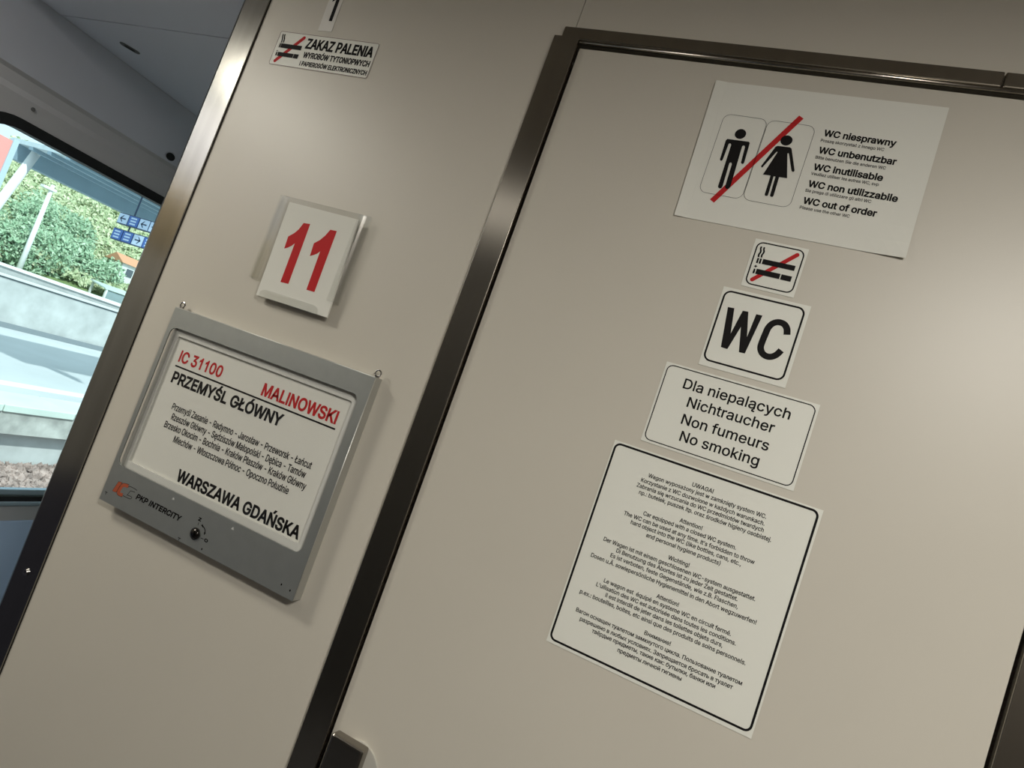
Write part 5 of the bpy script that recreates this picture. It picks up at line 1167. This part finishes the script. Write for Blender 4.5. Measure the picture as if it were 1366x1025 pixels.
# ramp wall behind, its white coping rising to the left
bm = bmesh.new()
A = [(-19.0, 5.0, 1.18), (-19.0, 16.0, 1.02)]
for (x0, x1, h0, h1) in ((-19.2, -19.0, 0.0, -1.2),):
    v = [bm.verts.new(p) for p in ((-19.0, 5, 1.22), (-19.0, 16, 1.02), (-19.0, 16, 0), (-19.0, 5, 0), (-19.2, 5, 1.22), (-19.2, 16, 1.02), (-19.2, 16, 0), (-19.2, 5, 0))]
    for f in ((0, 1, 2, 3), (4, 5, 6, 7), (0, 1, 5, 4), (3, 2, 6, 7), (0, 3, 7, 4), (1, 2, 6, 5)):
        bm.faces.new([v[i] for i in f])
struct(finish('ramp_wall', bm, CONC))
bm = bmesh.new()
v = [bm.verts.new(p) for p in ((-18.95, 5, 1.22), (-18.95, 16, 1.02), (-18.95, 16, 1.14), (-18.95, 5, 1.26), (-19.25, 5, 1.22), (-19.25, 16, 1.02), (-19.25, 16, 1.14), (-19.25, 5, 1.26))]
for f in ((0, 1, 2, 3), (4, 5, 6, 7), (0, 1, 5, 4), (3, 2, 6, 7), (0, 3, 7, 4), (1, 2, 6, 5)):
    bm.faces.new([v[i] for i in f])
struct(finish('ramp_coping', bm, WHITE))

# ---- ballast stones
bm = bmesh.new()
rb = random.Random(3)
shape = [Vector((1, 0, 0)), Vector((-1, 0, 0)), Vector((0, 1, 0)), Vector((0, -1, 0)), Vector((0, 0, 1)), Vector((0, 0, -1))]
faces = [(0, 2, 4), (2, 1, 4), (1, 3, 4), (3, 0, 4), (2, 0, 5), (1, 2, 5), (3, 1, 5), (0, 3, 5)]
for k in range(5200):
    y = rb.uniform(3.4, 8.2)
    x = rb.uniform(-9.0, -6.6)
    s = rb.uniform(0.025, 0.062)
    vv = []
    rot = Matrix.Rotation(rb.uniform(0, 6.28), 3, 'Z') @ Matrix.Rotation(rb.uniform(0, 3), 3, 'X')
    for p in shape:
        vv.append(bm.verts.new(rot @ (p * s * rb.uniform(0.6, 1.25)) + Vector((x, y, -1.262 + rb.uniform(-0.01, 0.03)))))
    for f in faces:
        bm.faces.new([vv[i] for i in f])
tag(finish('ballast_stones', bm, STONE), 'bed of brown grey ballast stones beside the platform edge', 'ballast', None, 'stuff')

# ---- platform canopy, its leaning post
cn = thing('platform_canopy', 'grey blue steel canopy over the platform with a deep rear beam', 'canopy', (-11.3, 5.2, 3.13))
CO = (-11.3, 5.2, 3.13)
bm = bmesh.new()
box(bm, -13.2, -9.6, 6.20, 20, 3.42, 3.50)
finish('roof_slab', bm, CANOPYU, cn, CO)
bm = bmesh.new()
box(bm, -13.25, -13.0, 6.20, 20, 3.135, 3.42)
finish('rear_beam', bm, STEELBLUE, cn, CO)
for x in (-12.6, -12.1, -11.6):
    bm = bmesh.new()
    box(bm, x - 0.05, x + 0.05, 6.20, 20, 3.36, 3.42)
    finish('purlin', bm, STEELBLUE, cn, CO)
bm = bmesh.new()
tube(bm, [(-12.8, 5.62, -0.391), (-12.8, 6.43, 3.42)], 0.072, 16)
finish('post', bm, WHITE, cn, CO, smooth=True)['label'] = 'leaning white tubular post'

# ---- red board at the left
rbd = thing('red_board', 'red advertising board in a pale frame at the left edge of the window view', 'board', (-11.5, 4.6, -0.39))
RO = (-11.5, 4.6, -0.39)
bm = bmesh.new()
box(bm, -11.56, -11.5, 3.9, 5.32, 1.6, 3.20)
finish('panel', bm, mat('red board', (0.85, 0.34, 0.30, 1), 0.5), rbd, RO)  # red lightened, haze put into its colour
bm = bmesh.new()
box(bm, -11.58, -11.48, 5.32, 5.40, 1.55, 3.24)
box(bm, -11.58, -11.48, 3.82, 3.9, 1.55, 3.24)
box(bm, -11.58, -11.48, 3.9, 5.32, 1.53, 1.6)
finish('board_frame', bm, mat('pale blue grey frame', (0.48, 0.58, 0.64, 1), 0.5), rbd, RO)
for y in (4.1, 5.36):
    bm = bmesh.new()
    box(bm, -11.56, -11.50, y - 0.04, y + 0.04, -0.391, 1.55)
    finish('leg', bm, STEELBLUE, rbd, RO)

# ---- hanging blue direction signs
BLUE = mat('blue sign face', (0.035, 0.12, 0.42, 1), 0.4)
PALEB = mat('pale sign face', (0.50, 0.62, 0.80, 1), 0.4)
NAVY = mat('dark sign frame', (0.02, 0.045, 0.10, 1), 0.5)


def station_sign(z0, z1, cells, label, rod):
    o = (-10.2, 6.98, z0)
    s = thing('platform_sign', label, 'sign', o, 'hanging blue platform signs')
    bm = bmesh.new()
    box(bm, -11.0, -9.4, 6.98, 7.06, z0, z1)
    finish('sign_case', bm, NAVY, s, o)
    w = 1.6 / 6
    for k in range(6):
        x0 = -11.0 + k * w + 0.012
        x1 = x0 + w - 0.024
        kind = cells[k % len(cells)]
        bm = bmesh.new()
        box(bm, x0, x1, 6.972, 6.98, z0 + 0.015, z1 - 0.015)
        pnl = finish('sign_panel', bm, BLUE if kind in 'bi' else PALEB, s, o)
        bm = bmesh.new()
        xm, zm, h = (x0 + x1) / 2, (z0 + z1) / 2, (z1 - z0) / 2

        def quad(a, b, c_, d):
            bm.faces.new([bm.verts.new((q[0], 6.970, q[1])) for q in (a, b, c_, d)])
        if kind in '<>':
            g = -1 if kind == '<' else 1
            quad((xm - 0.07, zm - 0.012), (xm + 0.07, zm - 0.012), (xm + 0.07, zm + 0.012), (xm - 0.07, zm + 0.012))
            for q in (1, -1):
                quad((xm + g * 0.075, zm), (xm + g * 0.015, zm + q * 0.06), (xm - g * 0.010, zm + q * 0.06), (xm + g * 0.045, zm))
            mm = NAVY
        else:
            for q in (0.5, 0.0, -0.5):
                quad((xm - 0.075, zm + q * h - 0.014), (xm + 0.07, zm + q * h - 0.014), (xm + 0.07, zm + q * h + 0.014), (xm - 0.075, zm + q * h + 0.014))
            mm = PALEB
        finish('sign_symbol', bm, mm, pnl, o)
    for x in rod:
        bm = bmesh.new()
        tube(bm, [(x, 7.02, z1), (x, 7.02, 3.4195 if z1 > 2.7 else z1 + 0.0865)], 0.014, 8)
        finish('hanger_rod', bm, NAVY, s, o)
    return s


station_sign(2.672, 2.876, '<b<>bb', 'upper hanging blue station sign with arrows seen through the window', (-10.69, -9.7))
station_sign(2.372, 2.585, 'ib>bbb', 'lower hanging blue station sign with arrows seen through the window', (-10.69, -9.7))

# ---- lamp post behind the wall
lp = thing('lamp_post', 'slim white lamp post in front of the green bank', 'lamp post', (-20.0, 11.27, 0.9))
LO = (-20.0, 11.27, 0.9)
bm = bmesh.new()
tube(bm, [(-20.0, 11.27, 0.3), (-20.0, 11.25, 3.80)], 0.085, 12, 0.05)
finish('pole', bm, WHITE, lp, LO, smooth=True)
bm = bmesh.new()
box(bm, -20.09, -19.91, 10.98, 11.36, 3.62, 3.70, 0.015)
finish('lamp_head', bm, WHITE, lp, LO)

# ---- bank and its growth
bm = bmesh.new()
NX, NY = 16, 24
rg = random.Random(11)
g = []


def bank_z(x):
    t = max(0.0, (-19.6 - x))
    return 0.75 + 0.46 * t - 0.006 * t * t


for i in range(NX + 1):
    x = -19.2 - i * 1.0
    g.append([bm.verts.new((x, 2 + j * 1.5, bank_z(x) + rg.uniform(-0.15, 0.15))) for j in range(NY + 1)])
for i in range(NX):
    for j in range(NY):
        bm.faces.new((g[i][j], g[i][j + 1], g[i + 1][j + 1], g[i + 1][j]))
struct(finish('bank', bm, SOIL, smooth=True))


def leaf_mat(name, c1, c2):
    m = mat(name, c1, 0.7, 0, 0.2)
    nt = m.node_tree
    b = nt.nodes['Principled BSDF']
    gm = nt.nodes.new('ShaderNodeNewGeometry')
    r = nt.nodes.new('ShaderNodeValToRGB')
    r.color_ramp.elements[0].color = c1
    r.color_ramp.elements[1].color = c2
    nt.links.new(gm.outputs['Random Per Island'], r.inputs['Fac'])
    nt.links.new(r.outputs['Color'], b.inputs['Base Color'])
    return m


LEAF = leaf_mat('mid green leaves', (0.24, 0.39, 0.24, 1), (0.48, 0.61, 0.43, 1))  # greens paled to stand in for haze
SCRUB = leaf_mat('yellow green scrub leaves', (0.34, 0.44, 0.24, 1), (0.66, 0.68, 0.46, 1))  # paled the same way, haze put into the leaf colour


def leaf(bm, p, s, r):
    n = Vector((r.uniform(-1, 1) + 0.6, r.uniform(-1, 1) - 0.3, r.uniform(-0.2, 1))).normalized()
    u = n.orthogonal().normalized()
    u = Matrix.Rotation(r.uniform(0, 6.28), 3, n) @ u
    w = n.cross(u)
    bm.faces.new([bm.verts.new(p + u * s), bm.verts.new(p + w * s * 0.5 + n * s * 0.15), bm.verts.new(p - u * s), bm.verts.new(p - w * s * 0.5 + n * s * 0.15)])


bm = bmesh.new()
rl = random.Random(5)
for k in range(24000):
    x = -20.5 - 13.0 * rl.random() ** 1.2
    y0, y1 = 10.0 + (-20 - x) * 0.52, 15.5 + (-20 - x) * 0.80
    y = rl.uniform(y0, y1)
    bumpy = 0.35 * (math.sin(x * 2.1) * math.sin(y * 1.7) + 1)
    leaf(bm, Vector((x, y, bank_z(x) + 0.1 + bumpy * rl.random() ** 0.5)), rl.uniform(0.05, 0.13), rl)
tag(finish('undergrowth', bm, SCRUB), 'yellow green scrub covering the sunny bank behind the platform', 'scrub', None, 'stuff')


def bush(loc, rx, ry, rz, n, label, seed):
    b = thing('bush', label, 'bush', loc, 'green bushes on the bank')
    r = random.Random(seed)
    bm = bmesh.new()
    lumps = [(Vector((r.uniform(-0.6, 0.6) * rx, r.uniform(-0.7, 0.7) * ry, (0.45 + r.uniform(0, 0.55)) * rz)), r.uniform(0.35, 0.55)) for _ in range(9)]
    for k in range(n):
        c0, q = lumps[k % 9]
        d = Vector((r.gauss(0, 1), r.gauss(0, 1), r.gauss(0, 1))).normalized() * q * r.uniform(0.75, 1.05)
        p = Vector(loc) + c0 + Vector((d.x * rx, d.y * ry, d.z * rz))
        if p.z > loc[2]:
            leaf(bm, p, r.uniform(0.04, 0.09), r)
    finish('foliage', bm, LEAF, b, loc)
    bm = bmesh.new()
    for k in range(5):
        c0, q = lumps[k]
        tube(bm, [Vector(loc) + Vector((0, 0, -0.1)), Vector(loc) + c0 * 0.6 + Vector((0.05, 0, 0)), Vector(loc) + c0], 0.03, 5, 0.01)
    finish('stems', bm, mat('bush bark', (0.10, 0.075, 0.05, 1), 0.9), b, loc)


bush((-20.9, 12.7, 0.75), 1.0, 1.2, 1.5, 7000, 'big dark green bush right of the white lamp post', 1)
bush((-21.0, 10.9, 0.8), 0.9, 0.9, 1.35, 5000, 'green bush left of the white lamp post', 2)
bush((-21.4, 14.2, 0.9), 0.9, 0.9, 1.2, 4500, 'low green bush behind the glazed shelter', 3)
bush((-22.6, 13.2, 1.6), 1.1, 1.3, 1.5, 5500, 'tall pale green bush higher up the bank', 4)

# ---- glazed shelter and house to the right
sh = thing('shelter', 'low pale glazed shelter behind the platform wall beside the steel trim', 'shelter', (-20.0, 14.3, 0.7))
SO = (-20.0, 14.3, 0.7)
for y in (13.7, 14.4, 15.1):
    for x, zt in ((-19.65, 1.45), (-20.35, 1.55)):
        bm = bmesh.new()
        box(bm, x - 0.03, x + 0.03, y - 0.03, y + 0.03, 0.7, zt)
        finish('shelter_post', bm, WHITE, sh, SO)
bm = bmesh.new()
v = [bm.verts.new(p) for p in ((-19.6, 13.6, 1.45), (-19.6, 15.3, 1.45), (-20.4, 15.3, 1.56), (-20.4, 13.6, 1.56), (-19.6, 13.6, 1.49), (-19.6, 15.3, 1.49), (-20.4, 15.3, 1.60), (-20.4, 13.6, 1.60))]
for f in ((0, 1, 2, 3), (4, 5, 6, 7), (0, 1, 5, 4), (2, 3, 7, 6), (1, 2, 6, 5), (0, 3, 7, 4)):
    bm.faces.new([v[i] for i in f])
finish('shelter_roof', bm, mat('pale green sheet', (0.55, 0.65, 0.62, 1), 0.4), sh, SO)
bm = bmesh.new()
box(bm, -19.66, -19.64, 13.73, 15.07, 0.75, 1.43)
finish('shelter_glazing', bm, mat('grey green glazing', (0.28, 0.36, 0.37, 1), 0.15), sh, SO)

hs = thing('hut', 'small white hut with an orange roof on the green bank beside the steel trim', 'hut', (-22.2, 15.95, 1.8))
HO = (-22.2, 15.95, 1.8)
bm = bmesh.new()
box(bm, -22.6, -21.8, 15.50, 16.30, 1.7, 2.58)
finish('hut_wall', bm, WHITE, hs, HO)
bm = bmesh.new()
v = [bm.verts.new(p) for p in ((-21.7, 15.4, 2.55), (-21.7, 16.4, 2.55), (-22.7, 16.4, 2.55), (-22.7, 15.4, 2.55), (-22.2, 15.4, 2.85), (-22.2, 16.4, 2.85))]
for f in ((0, 1, 5, 4), (2, 3, 4, 5), (0, 4, 3), (1, 2, 5), (0, 3, 2, 1)):
    bm.faces.new([v[i] for i in f])
finish('hut_roof', bm, mat('orange tiles', (0.60, 0.30, 0.17, 1), 0.8), hs, HO)
bm = bmesh.new()
box(bm, -21.8, -21.78, 15.72, 15.98, 2.12, 2.40)
finish('hut_window', bm, mat('dark hut window', (0.10, 0.12, 0.14, 1), 0.3), hs, HO)
